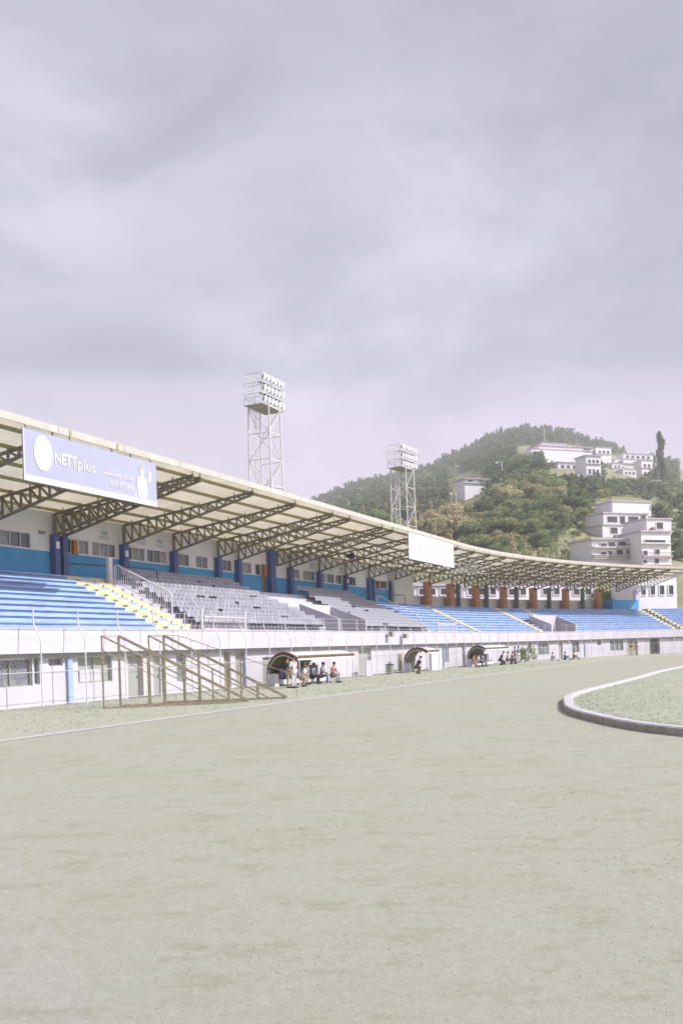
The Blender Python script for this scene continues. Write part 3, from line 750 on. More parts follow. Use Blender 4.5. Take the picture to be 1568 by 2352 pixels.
tag(g.build('far_seats', [M['seat_grey'], M['seat_leg']]), 'grey plastic seats of the blocks around the pale entrance', 'seats', None, 'stuff')

# ------------------------------------------------------------------ bleacher frame of bare steel
A_ = Vector((-9.3, 37.0, 0)); BF = empty('bleacher_frame', A_, 'bare rusty steel bleacher frame with sloping rails before the white wall', 'bleacher frame')
rails = [((-9.3, 37.0), (-4.35, 38.1), .07), ((-8.9, 38.1), (-3.85, 38.8), .11), ((-7.9, 39.1), (-3.05, 39.75), .07), ((-7.45, 40.0), (-2.4, 40.45), .11)]
Ht = 2.85
for k, (a, c, wd) in enumerate(rails):
    a = Vector((*a, 0)); c = Vector((*c, .06)); wd *= .8; t_ = a + Vector((0, 0, Ht))
    g = MB(); g.bar(t_, c, wd, wd * 1.3); g.build('sloping_rail', M['rust'], BF)
    g = MB(); g.bar(t_ - Vector((0, 0, .55)), c + (a - c) * .2, .035); g.build('brace', M['rust'], BF)
    for fr_ in ((0, .34, .62) if k < 2 else (0, .28, .52, .76)):
        q_ = a.lerp(c, fr_); q_.z = 0
        g = MB(); g.bar(q_, q_ + Vector((0, 0, Ht * (1 - fr_))), .06 if k in (0, 2) else .085); g.build('post', M['rust'], BF)
g = MB(); g.bar((-9.3, 37.0, .05), (-4.35, 38.1, .05), .07); g.bar((-8.9, 38.1, .05), (-3.85, 38.8, .05), .07); g.bar((-7.45, 40., .05), (-2.4, 40.45, .05), .07); g.build('base_beam', M['rust'], BF)
for f_ in (0, .45, .8):
    P = [Vector((*a, 0)).lerp(Vector((*c, 0)), f_) + Vector((0, 0, Ht * (1 - f_))) for a, c, _ in rails]
    g = MB(); g.bar(P[0], P[1], .035); g.bar(P[2], P[3], .035)
    if f_: g.bar(P[1] - Vector((0, 0, .1)), P[2] - Vector((0, 0, .1)), .03)
    g.build('cross_rail', M['rust'], BF)
P = Vector((-7.0, 41., Ht)); Q = Vector((-2.0, 41.2, .95)); g = MB(); g.bar(P, Q, .03); g.bar((-8.0, 40.6, Ht), P, .03)
for f_ in (0, .25, .5, .75, 1): a = P.lerp(Q, f_); g.bar(a, (a.x, a.y, max(0, a.z - .9)), .025)
g.build('guard_rail', M['rust'], BF)

# ------------------------------------------------------------------ dugouts
def dugout(t, L_, of, ob_, h, label, seats=0, frac=1., pale_back=.0):
    r = empty('dugout', W(t, (of + ob_) / 2, 0), label, 'dugout', 'team dugouts along the wall')
    w_ = ob_ - of
    pr = [(ob_, .02), (ob_ - .01 * w_, .45 * h), (ob_ - .08 * w_, .68 * h), (ob_ - .2 * w_, .85 * h), (ob_ - .36 * w_, .96 * h), (ob_ - .55 * w_, h), (ob_ - .75 * w_, .97 * h), (ob_ - .92 * w_, .89 * h), (of, .83 * h)]
    n = max(2, int(L_ / 1.2))
    g = MB(); tt = [t + L_ * i / n for i in range(n + 1)]
    for i in range(n):
        for j in range(len(pr) - 1):
            (o0, z0), (o1, z1) = pr[j], pr[j + 1]; a, c = tt[i], tt[i + 1]
            if j < 3 and (i + .5) / n > frac: continue
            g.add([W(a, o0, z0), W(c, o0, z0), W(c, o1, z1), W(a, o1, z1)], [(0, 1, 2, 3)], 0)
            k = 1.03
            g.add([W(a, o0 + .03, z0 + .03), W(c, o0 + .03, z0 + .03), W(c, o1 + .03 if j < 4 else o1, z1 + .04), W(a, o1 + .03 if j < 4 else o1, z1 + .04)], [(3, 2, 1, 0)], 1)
    g.build('shell', [M['dug_shell'], M['dug_out']], r)
    for te, nm in ((t, 1), (t + L_, 0)):      # arch frames
        g = MB()
        for j in range(1 if nm else 3, len(pr) - 1):
            (o0, z0), (o1, z1) = pr[j], pr[j + 1]; cx_, cz_ = (of + ob_) / 2 - .0, .45 * h
            s_ = .86
            q0, q1 = (cx_ + (o0 - cx_) * s_, cz_ + (z0 - cz_) * s_), (cx_ + (o1 - cx_) * s_, cz_ + (z1 - cz_) * s_)
            P = []
            for dt in (-.03, .03): P += [W(te + dt, o0, z0 + .05), W(te + dt, o1, z1 + .05), W(te + dt, *q1), W(te + dt, *q0)]
            g.hexa(P)
        g.build('arch_trim', M['dug_trim'], r)
        if nm:
            g = MB(); g.tube([W(te - .04, cx_ + (o0 - cx_) * .84, cz_ + (z0 - cz_) * .84) for o0, z0 in pr], .025, 6); g.build('arch_pipe', M['dug_pale'], r)
    g = MB(); m_ = int(L_ / 1.05) or 1
    for i in range(m_): g.sbox(t + .05 + (L_ - .1) * i / m_ + .03, t + .05 + (L_ - .1) * (i + 1) / m_ - .03, of - .05, of - .01, .83 * h - .02, .83 * h + .13)
    g.build('front_trim', M['dug_trim'], r)
    g = MB(); g.sbox(t + .03, t + L_ - .03, of - .03, of + .02, .83 * h - .14, .83 * h - .03); g.build('gutter', M['dug_pale'], r)
    for q in ((.03, .5, .97) if L_ > 4 else (.03, .97)):
        g = MB(); g.tube([W(t + L_ * q, of, 0), W(t + L_ * q, of, .8 * h)], .035, 6); g.build('post', M['dug_pale'], r)
    g = MB(); g.sbox(t - .05, t + .45, ob_ - .55, ob_ + .02, 0, .38 * h); g.build('base_block', M['white_wall'], r)
    if seats:
        g = MB(); g.sbox(t + .6, t + L_ * .8, ob_ - .8, ob_ - .35, .1, .4); g.build('bench', M['dug_pale'], r)
        for i in range(seats):
            a = t + .9 + (L_ * .8 - 1.2) * i / seats; g = MB()
            g.sbox(a, a + .42, ob_ - .85, ob_ - .38, .40, .46); g.slope(a, a + .42, ob_ - .42, .461, 1.05, ob_ - .34, .461, 1.12); g.build('seat', M['seat_blue'], r)
    return r
tD = SP(684, 1560, -3.3)[0]; oD = OX(613, 1570, tD); dugout(tD, SP(814, 1508, -3.3)[0] - tD, -3.3, oD, 1.95, 'nearest dugout, long olive shell with brown trimmed arch and dark seats', 8, .62)
tE = SP(985, 1535, -3.0)[0]; oE = OX(926, 1535, tE); dugout(tE, 2.6, -3.0, oE, 1.95, 'middle dugout, short arched shell with white block walls', 0, 1.)
tF = SP(1117, 1525, -3.2)[0]; oF = OX(1072, 1525, tF); dugout(tF, SP(1167, 1492, -3.2)[0] - tF, -3.2, oF, 1.95, 'farthest dugout, long shell with a row of dark seats', 9, .6)
g = MB(); ta = SP(988, 1520, -1.6)[0]; tb_ = SP(1010, 1520, -1.6)[0]; g.sbox(ta, tb_, -1.7, -1.5, 0, 1.55); tag(g.build('screen', M['white_wall']), 'white freestanding screen right of the middle dugout', 'screen')
g = MB(); g.sbox(SP(840, 1540, -.5)[0], SP(853, 1540, -.5)[0], -.55, -.45, .02, 1.15)
for i in range(7): g.sbox(SP(842, 1540, -.5)[0] + i * .16, SP(842, 1540, -.5)[0] + i * .16 + .03, -.57, -.552, .1, 1.1)
tag(g.build('white_gate', M['post_white']), 'low white barred gate panel by the wall between the dugouts', 'gate')
tb_ = SP(895, 1540, -.9)[0]; q = W(tb_, -.9, 0); r = empty('waste_bin', q, 'dark round waste bin before the white wall left of the middle dugout', 'bin')
g = MB(); g.tube([q, q + Vector((0, 0, .7))], [.27, .32], 12); g.build('drum', M['lamp_back'], r); g = MB(); g.tube([q + Vector((0, 0, .701)), q + Vector((0, 0, .78))], [.34, .30], 12); g.build('lid', M['dark_open'], r)
g = MB(); td = SP(919, 1540, -.3)[0]; g.sbox(td - .35, td + .35, -.35, -.25, .02, 1.55); tag(g.build('brown_board', M['door_brown']), 'brown board leaning upright left of the middle dugout', 'board')

# ------------------------------------------------------------------ people
SK = ['pel', 'spi', 'che', 'nek', 'hd0', 'hd1', 'hd2']
def skin_mesh(verts, edges, radii, sub=1):
    me = bpy.data.meshes.new('tmp'); me.from_pydata(verts, edges, [])
    ob = bpy.data.objects.new('tmp', me); C.objects.link(ob)
    md = ob.modifiers.new('s', 'SKIN'); md.use_smooth_shade = True; md.branch_smoothing = .4
    for i, r in enumerate(radii): me.skin_vertices[0].data[i].radius = (r, r) if not isinstance(r, tuple) else r
    me.skin_vertices[0].data[0].use_root = True
    ob.modifiers.new('u', 'SUBSURF').levels = sub
    dg = bpy.context.evaluated_depsgraph_get(); res = bpy.data.meshes.new_from_object(ob.evaluated_get(dg)); bpy.data.objects.remove(ob)
    return res
def person(loc, face, pose, label, shirt, trousers, h=1.7, group=None):
    k = h / 1.74; J = {}
    J['pel'] = (0, 0, .93); J['spi'] = (0, .01, 1.12); J['che'] = (0, 0, 1.34); J['nek'] = (0, .01, 1.49); J['hd0'] = (0, -.01, 1.57); J['hd1'] = (0, -.02, 1.65); J['hd2'] = (0, -.01, 1.72)
    for s, n in ((-1, 'l'), (1, 'r')):
        J['sh' + n] = (s * .18, .01, 1.41); J['el' + n] = (s * .24, .03, 1.13); J['wr' + n] = (s * .24, -.06, .88); J['ha' + n] = (s * .24, -.08, .80)
        J['hp' + n] = (s * .09, 0, .90); J['kn' + n] = (s * .10, -.02, .50); J['an' + n] = (s * .10, .02, .08); J['to' + n] = (s * .12, -.17, .035)
    if pose == 'walk':
        J['knl'] = (-.10, -.16, .52); J['anl'] = (-.10, -.22, .10); J['tol'] = (-.11, -.40, .05); J['knr'] = (.10, .05, .50); J['anr'] = (.10, .30, .13); J['tor'] = (.11, .16, .035)
        J['wrl'] = (-.25, .14, .90); J['hal'] = (-.25, .16, .82); J['wrr'] = (.25, -.2, .93); J['har'] = (.25, -.26, .86)
    drop = 0
    if pose in ('sit', 'ground', 'bend'):
        if pose == 'sit': drop = .45; kn = (-.42, .47); an = (-.40, .08)
        if pose == 'ground': drop = .80; kn = (-.40, .42); an = (-.58, .08)
        if pose == 'bend': drop = .38; kn = (-.30, .50); an = (-.06, .08)
        lean = {'sit': -.12, 'ground': -.05, 'bend': -.32}[pose]
        for q in list(J):
            x, y, z = J[q]
            if q[:2] in ('kn', 'an', 'to'): continue
            up = max(0, z - .93); J[q] = (x, y + lean * up / .6, z - drop)
        for s, n in ((-1, 'l'), (1, 'r')):
            J['kn' + n] = (s * .13, kn[0], kn[1]); J['an' + n] = (s * .13, an[0], an[1]); J['to' + n] = (s * .14, an[0] - .18, .035)
            e = J['el' + n]; J['el' + n] = (s * .24, e[1] - .12, e[2] + .02); J['wr' + n] = (s * .16, kn[0] + .02, max(kn[1], .3) + .12); J['ha' + n] = (s * .14, kn[0] - .06, max(kn[1], .3) + .09)
    hand = {}
    def chain(names): return [(names[i], names[i + 1]) for i in range(len(names) - 1)]
    E_ = chain(['pel', 'spi', 'che', 'nek', 'hd0', 'hd1', 'hd2'])
    for n in 'lr': E_ += chain(['che', 'sh' + n, 'el' + n, 'wr' + n, 'ha' + n]) + chain(['pel', 'hp' + n, 'kn' + n, 'an' + n, 'to' + n])
    RR = dict(pel=.12, spi=.115, che=.13, nek=.055, hd0=.075, hd1=.098, hd2=.07)
    for n in 'lr': RR.update({'sh' + n: .06, 'el' + n: .042, 'wr' + n: .03, 'ha' + n: .036, 'hp' + n: .085, 'kn' + n: .058, 'an' + n: .042, 'to' + n: .035})
    def make(names, edges, grow, extra=None, sub=1):
        idx = {n: i for i, n in enumerate(names)}
        return skin_mesh([tuple(c * k for c in J[n]) for n in names], [(idx[a], idx[c]) for a, c in edges if a in idx and c in idx], [(RR[n] + grow) * k for n in names], sub)
    r = empty('person', loc, label, 'person', group); r.rotation_euler = (0, 0, face)
    names = list(RR)
    body = make(names, E_, 0)
    V = [v.co[:] for v in body.vertices]; Fc = [tuple(p.vertices) for p in body.polygons]
    g = MB(); g.add(V, Fc)
    hd = Vector(J['hd1']) * k
    g.ball(hd + Vector((0, -.098 * k, -.012 * k)), .018 * k, 0, 6, 4, (1, 1.3, 1.4))                # nose
    for s in (-1, 1):
        g.ball(hd + Vector((s * .096 * k, 0, -.01 * k)), .024 * k, 0, 6, 4, (.5, .8, 1.2))           # ears
        g.ball(hd + Vector((s * .035 * k, -.088 * k, .015 * k)), .012 * k, 1, 6, 4)                  # eyes
    g.ball(hd + Vector((0, -.085 * k, -.055 * k)), .02 * k, 2, 6, 4, (1.4, .5, .4))                  # mouth
    for s, n in ((-1, 'l'), (1, 'r')):                                                               # fingers and thumb
        h0 = Vector(J['ha' + n]) * k; d = (h0 - Vector(J['wr' + n]) * k).normalized(); sd = Vector((1, 0, 0)) - d * d.x; sd.normalize()
        pn = d.cross(sd)
        for q, ln in zip((-1.5, -.5, .5, 1.5), (.066, .08, .085, .07)):
            a = h0 + d * .02 * k + sd * q * .018 * k
            g.tube([a, a + d * ln * .55 * k + pn * .006 * k, a + d * ln * k + pn * .03 * k], [.010 * k, .009 * k, .007 * k], 5)
        a = h0 - d * .02 * k - sd * s * .03 * k; g.tube([a, a - sd * s * .03 * k + d * .03 * k, a - sd * s * .035 * k + d * .06 * k], [.011 * k, .010 * k, .008 * k], 5)
    def fin(mb, name, m):
        me = bpy.data.meshes.new(name); me.from_pydata([tuple(v) for v in mb.v], [], mb.f)
        for q in (m if isinstance(m, list) else [m]): me.materials.append(q)
        me.polygons.foreach_set('material_index', mb.m); me.polygons.foreach_set('use_smooth', [True] * len(me.polygons))
        o = bpy.data.objects.new(name, me); C.objects.link(o); o.parent = r; return o
    fin(g, 'body', [M['skin'], M['hair'], M['cloth_red']])
    def cloth(name, names, grow, m):
        me = make(names, E_, grow); me.materials.clear(); me.materials.append(m); o = bpy.data.objects.new(name, me); C.objects.link(o); o.parent = r
    J['ex'] = J['nek']
    cloth('shirt', ['pel', 'spi', 'che', 'shl', 'shr', 'ell', 'elr'], .02, M[shirt])
    cloth('trousers', ['pel', 'hpl', 'hpr', 'knl', 'knr', 'anl', 'anr'], .016, M[trousers])
    g = MB()
    for n in 'lr': a, c = Vector(J['an' + n]) * k, Vector(J['to' + n]) * k; g.tube([a + Vector((0, .04, -.03)) * k, a.lerp(c, .5) + Vector((0, 0, -.0)) * k, c + Vector((0, -.02, 0)) * k], [.052 * k, .05 * k, .036 * k], 8)
    fin(g, 'shoe', M['cloth_dark'])
    g = MB(); g.ball(hd + Vector((0, .018 * k, .03 * k)), .108 * k, 0, 10, 6, (.95, 1.0, .92)); fin(g, 'hair', M['hair'])
    return r
def toward(t): return R_(90) - ang(t)      # local -Y turned to face away from the wall
def stand_at(x, o, pose, label, shirt, tr, turn=0., h=1.7, z=0., y=1540, group=None):
    t = SP(x, y, o)[0]; return person(W(t, o, z), toward(t) + turn, pose, label, shirt, tr, h, group)
stand_at(660, -3.7, 'stand', 'person in dark jacket and beige trousers standing at the nearest dugout', 'cloth_dark', 'cloth_beige', .6)
stand_at(674, -4.2, 'stand', 'person dressed all in white standing before the nearest dugout', 'cloth_white', 'cloth_white', -.3, 1.76)
stand_at(692, -3.9, 'bend', 'person in white shirt crouching in front of the nearest dugout', 'cloth_white', 'cloth_beige', .2)
stand_at(704, -2.9, 'stand', 'person in pale beige top standing under the nearest dugout roof', 'cloth_beige', 'cloth_grey', .1)
stand_at(716, -2.6, 'sit', 'person in blue shirt seated in the nearest dugout', 'cloth_blue', 'cloth_dark', 0, 1.7, .0)
stand_at(737, -2.6, 'sit', 'person in grey top seated in the nearest dugout beside the middle post', 'cloth_grey', 'cloth_blue', .2, 1.7, .0)
stand_at(763, -3.3, 'sit', 'person with reddish shirt seated at the far end of the nearest dugout', 'cloth_red', 'cloth_grey', -.2)
stand_at(957, -3.4, 'bend', 'person in dark clothes crouching at the mouth of the middle dugout', 'cloth_dark', 'cloth_brown', .9)
stand_at(1086, -3.0, 'sit', 'person in reddish top seated at the near end of the farthest dugout', 'cloth_red', 'cloth_beige', 0)
stand_at(1097, -3.0, 'sit', 'person in white top seated in the farthest dugout', 'cloth_white', 'cloth_dark', .2)
stand_at(1107, -3.0, 'sit', 'person in blue top seated in the farthest dugout', 'cloth_blue', 'cloth_grey', -.2)
stand_at(1148, -3.6, 'bend', 'person in dark clothes crouching right of the farthest dugout', 'cloth_dark', 'cloth_dark', 0)
stand_at(1164, -3.6, 'sit', 'person in beige top seated on the bench right of the farthest dugout', 'cloth_beige', 'cloth_brown', .3)
stand_at(1175, -3.6, 'sit', 'person in brown top seated at the end of the bench right of the farthest dugout', 'cloth_brown', 'cloth_dark', -.2)
stand_at(1183, -1.8, 'stand', 'person in dark top standing by the fence behind the bench', 'cloth_dark', 'cloth_grey', .3, 1.7, 0)
stand_at(1191, -1.8, 'stand', 'person in grey-blue top standing by the fence next to the plant', 'cloth_blue', 'cloth_white', -.4, 1.75, 0)
for x, y, lb, s_, p_ in ((1267, 1524, 'person in blue top sitting on the grass, leftmost of three', 'cloth_blue', 'cloth_white'), (1296, 1522, 'person in dark top sitting on the grass, middle of three', 'cloth_dark', 'cloth_blue'), (1316, 1519, 'person in red top sitting on the grass, rightmost of three', 'cloth_red', 'cloth_grey')):
    t = SP(x, y, -4.)[0]; person(W(t, -4., 0), toward(t) + random.uniform(-.8, .8), 'ground', lb, s_, p_, 1.75)
t = SP(1449, 1505, -2.)[0]; person(W(t, -2., 0), toward(t) - .6, 'walk', 'person in dark jacket walking by the far wall openings', 'cloth_brown', 'cloth_beige')
t = SP(1461, 1505, -2.)[0]; person(W(t, -2., 0), toward(t) - .5, 'walk', 'person in blue-grey jacket walking beside the dark jacketed one', 'cloth_blue', 'cloth_grey')
ta = SP(1160, 1530, -3.6)[0]; tb_ = SP(1180, 1530, -3.6)[0]; q = W((ta + tb_) / 2, -3.35, 0); r = empty('bench', q, 'low bench right of the farthest dugout under two seated people', 'bench')
g = MB(); g.sbox(ta, tb_, -3.6, -3.2, .36, .42); g.build('seat', M['door_beige'], r)
for t in (ta + .2, tb_ - .2): g = MB(); g.sbox(t - .05, t + .05, -3.55, -3.25, 0, .358); g.build('leg', M['rail_dark'], r)

# ------------------------------------------------------------------ floodlight towers
def tower(loc, rz, H_, label, side, m, below=0.):
    r = empty('floodlight_tower', loc, label, 'floodlight tower', 'lattice floodlight towers behind the stand'); r.rotation_euler = (0, 0, rz)
    def fin(mb, name, m_, par=None):
        me = bpy.data.meshes.new(name); me.from_pydata([tuple(v) for v in mb.v], [], mb.f)
        for q in (m_ if isinstance(m_, list) else [m_]): me.materials.append(q)
        me.polygons.foreach_set('material_index', mb.m); o = bpy.data.objects.new(name, me); C.objects.link(o); o.parent = par or r; return o
    zt = H_ - 3.7; n = 10
    cor = [(-1, -1), (1, -1), (1, 1), (-1, 1)]
    wd = lambda z: side / 2 * (1.18 - .18 * z / zt)
    for c in cor:
        g = MB(); g.bar((c[0] * wd(0), c[1] * wd(0), 0), (c[0] * wd(zt), c[1] * wd(zt), zt), .13); fin(g, 'leg', m)
    g = MB()
    for i in range(n):
        z0, z1 = zt * i / n, zt * (i + 1) / n
        for k in range(4):
            a, b_ = cor[k], cor[(k + 1) % 4]
            p0 = (a[0] * wd(z0), a[1] * wd(z0), z0); p1 = (b_[0] * wd(z1), b_[1] * wd(z1), z1); p2 = (b_[0] * wd(z0), b_[1] * wd(z0), z0); p3 = (a[0] * wd(z1), a[1] * wd(z1), z1)
            if (i + k) % 2: g.bar(p0, p1, .07)
            else: g.bar(p2, p3, .07)
            g.bar(p3, p1, .07)
    fin(g, 'bracing', m)
    g = MB()
    for s in (-.25, .25): g.bar((s, side / 2 - .15, 0), (s, side / 2 - .15, zt), .05)
    for i in range(int(zt / .4)): g.bar((-.25, side / 2 - .15, i * .4), (.25, side / 2 - .15, i * .4), .035)
    fin(g, 'ladder', m)
    # head: local x along the stand, local -y towards the pitch
    L2, D2 = 2.45, 1.2
    for z in (zt, zt + 1.25, zt + 2.5):
        g = MB(); g.box((0, 0, z + .06), (2 * L2, 2 * D2, .08) if z == zt else (2 * L2, .5, .06)) if z == zt else g.box((0, -D2 + .3, z + .06), (2 * L2, .6, .06)); fin(g, 'platform', M['lamp_back'])
    g = MB()
    for x in (-L2, 0, L2):
        for y in (-D2, D2): g.bar((x, y, zt), (x, y, zt + 3.6), .07)
    for z in (zt + .9, zt + 1.3, zt + 2.2, zt + 2.55, zt + 3.6):
        for x in (-L2, L2): g.bar((x, -D2, z), (x, D2, z), .05)
        for y in (-D2, D2): g.bar((-L2, y, z), (L2, y, z), .05)
    for x in (-L2, L2):
        for i in range(9): y = -D2 + 2 * D2 * i / 8; g.bar((x, y, zt), (x, y, zt + 3.6), .03)
    fin(g, 'cage', m)
    for row in range(3):
        for k in range(6):
            x = -L2 + .3 + k * (2 * L2 - .6) / 5; z = zt + .62 + row * 1.27; y = -D2 - .25
            g = MB(); d = Vector((0, -1, -.25)).normalized(); c = Vector((x, y, z))
            g.tube([c - d * .45, c - d * .3, c], [.10, .24, .31], 12); lp = fin(g, 'floodlight', M['lamp_back'])
            g = MB(); g.tube([c + d * .002, c + d * .05], [.35, .34], 14); fin(g, 'lens', M['lamp_glass'], lp)
    return r
def tz_at(x, y, d): a, b_ = ray(x, y); return Vector((a * d, d, EYE + b_ * d))
q = tz_at(604, 868, 111.); p1 = tower((q.x, q.y, 0), R_(90) - ANG, q.z, 'taller looking floodlight tower rising behind the near roof', 2.7, M['tower_pale'])
q = tz_at(921, 1026, 152.); p2 = tower((q.x, q.y, 0), R_(90) - ANG - .12, q.z, 'farther white floodlight tower in front of the wooded hill', 2.7, M['tower_steel'])
g = MB(); q = tz_at(563, 862, 112.); g.bar((q.x, q.y, q.z - .5), (q.x, q.y, q.z + 2.6), .04); o_ = g.build('lightning_rod', M['tower_pale'], p1, Vector(wl(p1))); o_.matrix_parent_inverse = Matrix.Rotation(-(R_(90) - ANG), 4, 'Z')

# ------------------------------------------------------------------ hill
ridge_px = [(x_, y_ + 6) for x_, y_ in [(300, 1300), (500, 1240), (640, 1190), (735, 1150), (800, 1121), (860, 1104), (900, 1097), (960, 1084), (1000, 1067), (1040, 1049), (1080, 1031), (1120, 1009), (1160, 994), (1200, 988), (1250, 990), (1300, 998), (1350, 1014), (1400, 1029), (1440, 1041), (1480, 1052), (1530, 1062), (1650, 1085), (1900, 1120), (2400, 1160)]]
RA = np.array([ray(*p_) for p_ in ridge_px])
LZ = np.log([140., 180., 270., 380., 500., 1150.]); GE = np.array([.05, .20, .46, .70, .80, 1.0])
def terr_e(A, d): return np.interp(A, RA[:, 0], RA[:, 1]) * np.interp(np.log(d), LZ, GE)
def terr(x, y):
    d = y; A = x / d; return EYE + terr_e(A, min(max(d, 140), 1150)) * d
def onhill(px_, py_):
    a, b_ = ray(px_, py_); lo, hi = 145., 1149.
    for i in range(40):
        m = math.sqrt(lo * hi)
        if terr_e(a, m) < b_: lo = m
        else: hi = m
    return Vector((a * lo, lo, EYE + b_ * lo))
na, nd = 150, 70; AA = np.linspace(-.28, .75, na); DD = np.exp(np.linspace(math.log(140), math.log(1150), nd))
b = MB()
for d in list(DD) + [1400., 2200.]:
    for A in AA:
        if d <= 1150:
            z = EYE + terr_e(A, d) * d; z += math.sin(A * 40 + d * .03) * d * .0015 + math.sin(A * 97 - d * .05) * d * .001
            if d < 141: z = -.5
        else: z = (EYE + terr_e(A, 1150) * 1150) * (.75 if d < 1500 else .2)
        b.v.append((A * d, d, z))
k = len(DD) + 2
for i in range(k - 1):
    for j in range(na - 1): b.f.append((i * na + j, i * na + j + 1, (i + 1) * na + j + 1, (i + 1) * na + j)); b.m.append(0)
o_ = struct('hill', b, M['hillside']); o_.data.polygons.foreach_set('use_smooth', [True] * len(o_.data.polygons))

# ------------------------------------------------------------------ trees
def crown(kind, seed, n):
    r = np.random.default_rng(seed); V = []; Fc = []
    if kind == 'round': cl_ = [(r.normal(0, .22), r.normal(0, .22), r.uniform(.28, .88), r.uniform(.10, .21)) for _ in range(20)]
    elif kind == 'tall': cl_ = [(r.normal(0, .13) * (1.25 - z), r.normal(0, .13) * (1.25 - z), z, r.uniform(.07, .14)) for z in np.linspace(.2, .97, 20)]
    elif kind == 'cone': cl_ = [(r.normal(0, .04), r.normal(0, .04), z, .27 * (1.05 - z)) for z in np.linspace(.12, .98, 11)]
    else: cl_ = [(r.normal(0, .3), r.normal(0, .3), r.uniform(.2, .7), r.uniform(.16, .28)) for _ in range(9)]
    per = n // len(cl_)
    for cx_, cy_, cz_, cr in cl_:
        for _ in range(per):
            d = r.normal(0, 1, 3); d /= np.linalg.norm(d); d *= cr * r.uniform(.55, 1.1); d[2] *= .85
            c = np.array((cx_, cy_, cz_)) + d; s = r.uniform(.018, .042) * (1.9 if n < 200 else 1)
            u = r.normal(0, 1, 3); u /= np.linalg.norm(u); v = np.cross(u, r.normal(0, 1, 3)); v /= np.linalg.norm(v)
            b0 = len(V); V += [c - u * s - v * s * .5, c + u * s - v * s * .6, c + u * s * .8 + v * s * .7, c - u * s * .7 + v * s * .6]; Fc.append((b0, b0 + 1, b0 + 2, b0 + 3))
    return np.array(V), Fc
crowns = {}
def crown_me(kind, v, leaf):
    key = (kind, v, leaf)
    if key not in crowns:
        V, Fc = crown(kind, hash((kind[0], v)) % 9 + v * 11 + len(kind), 1700); me = bpy.data.meshes.new('crown'); me.from_pydata([tuple(p_) for p_ in V], [], Fc); me.materials.append(M[leaf]); crowns[key] = me
    return crowns[key]
trunks = {}
def trunk_me(v, m):
    if (v, m) not in trunks:
        rr = random.Random(v); g = MB(); p_ = [(0, 0, -.08), (rr.uniform(-.02, .02), rr.uniform(-.02, .02), .3), (rr.uniform(-.04, .04), rr.uniform(-.04, .04), .6), (0, 0, .85)]
        g.tube(p_, [.028, .022, .015, .006], 6)
        for _ in range(6): z = rr.uniform(.3, .65); q = rr.uniform(0, 6.3); g.tube([(p_[1][0], p_[1][1], z), (math.cos(q) * .2, math.sin(q) * .2, z + rr.uniform(.1, .25))], [.011, .003], 4)
        me = bpy.data.meshes.new('trunk'); me.from_pydata(g.v, [], g.f); me.materials.append(M[m]); trunks[(v, m)] = me
    return trunks[(v, m)]
def tree(loc, h, wd, kind, leaf, label, group=None, tm='trunk'):
    r = empty('tree', loc, label, 'tree', group); v = random.randrange(4)
    r.rotation_euler = (0, 0, random.uniform(0, 6.28)); r.scale = (wd, wd, h)
    for nme, me in (('crown', crown_me(kind, v, leaf)), ('trunk', trunk_me(v, tm))):
        o = bpy.data.objects.new(nme, me); C.objects.link(o); o.parent = r
    return r
HOUSE_ZONES = [(1050, 1140, 1085, 1165), (1213, 1368, 1024, 1066), (1275, 1385, 1050, 1118), (1366, 1405, 1032, 1062), (1405, 1505, 1046, 1124), (1340, 1540, 1140, 1310)]
def clear(x, y, pad=0): return not any(a - pad < x < c + pad and e - pad < y < f_ + pad for a, c, e, f_ in HOUSE_ZONES)
zones = [  # x0,x1,y0,y1,n,kinds,label
    (800, 890, 1172, 1250, 20, [('tall', 'leaf_tan'), ('tall', 'leaf_olive'), ('round', 'leaf_green')], 'slender olive or tan tree on the hillside left of the white floodlight tower', 24, 44),
    (945, 1060, 1185, 1285, 30, [('tall', 'leaf_tan'), ('tall', 'leaf_olive'), ('round', 'leaf_tan')], 'tall tan or olive tree on the hillside right of the white floodlight tower', 45, 85),
    (1060, 1200, 1190, 1300, 30, [('round', 'leaf_olive'), ('round', 'leaf_green'), ('tall', 'leaf_tan'), ('round', 'leaf_dark')], 'bushy green tree on the slope below the small flat-roofed house', 36, 66),
    (1130, 1345, 1135, 1215, 46, [('round', 'leaf_olive'), ('round', 'leaf_green'), ('round', 'leaf_dark'), ('round', 'leaf_tan')], 'bushy green tree in the grove below the long hilltop building', 36, 62),
    (1200, 1290, 1200, 1270, 14, [('round', 'leaf_dark'), ('round', 'leaf_green')], 'dark bushy tree low on the slope above the far roof', 34, 56),
    (1340, 1500, 1118, 1150, 14, [('round', 'leaf_olive'), ('bush', 'leaf_dark')], 'low bushy tree on the terrace above the stepped white house', 18, 32),
    (1280, 1360, 1190, 1290, 16, [('bush', 'leaf_bush'), ('bush', 'leaf_olive')], 'low shrub on the dry grassy slope left of the white houses', 10, 22),
    (1506, 1600, 1128, 1290, 26, [('round', 'leaf_green'), ('round', 'leaf_olive'), ('bush', 'leaf_dark')], 'bushy tree on the slope right of the white houses at the picture edge', 26, 46),
    (1390, 1470, 1212, 1236, 5, [('bush', 'leaf_bush')], 'green shrub on the terrace of the white houses', 12, 18)]
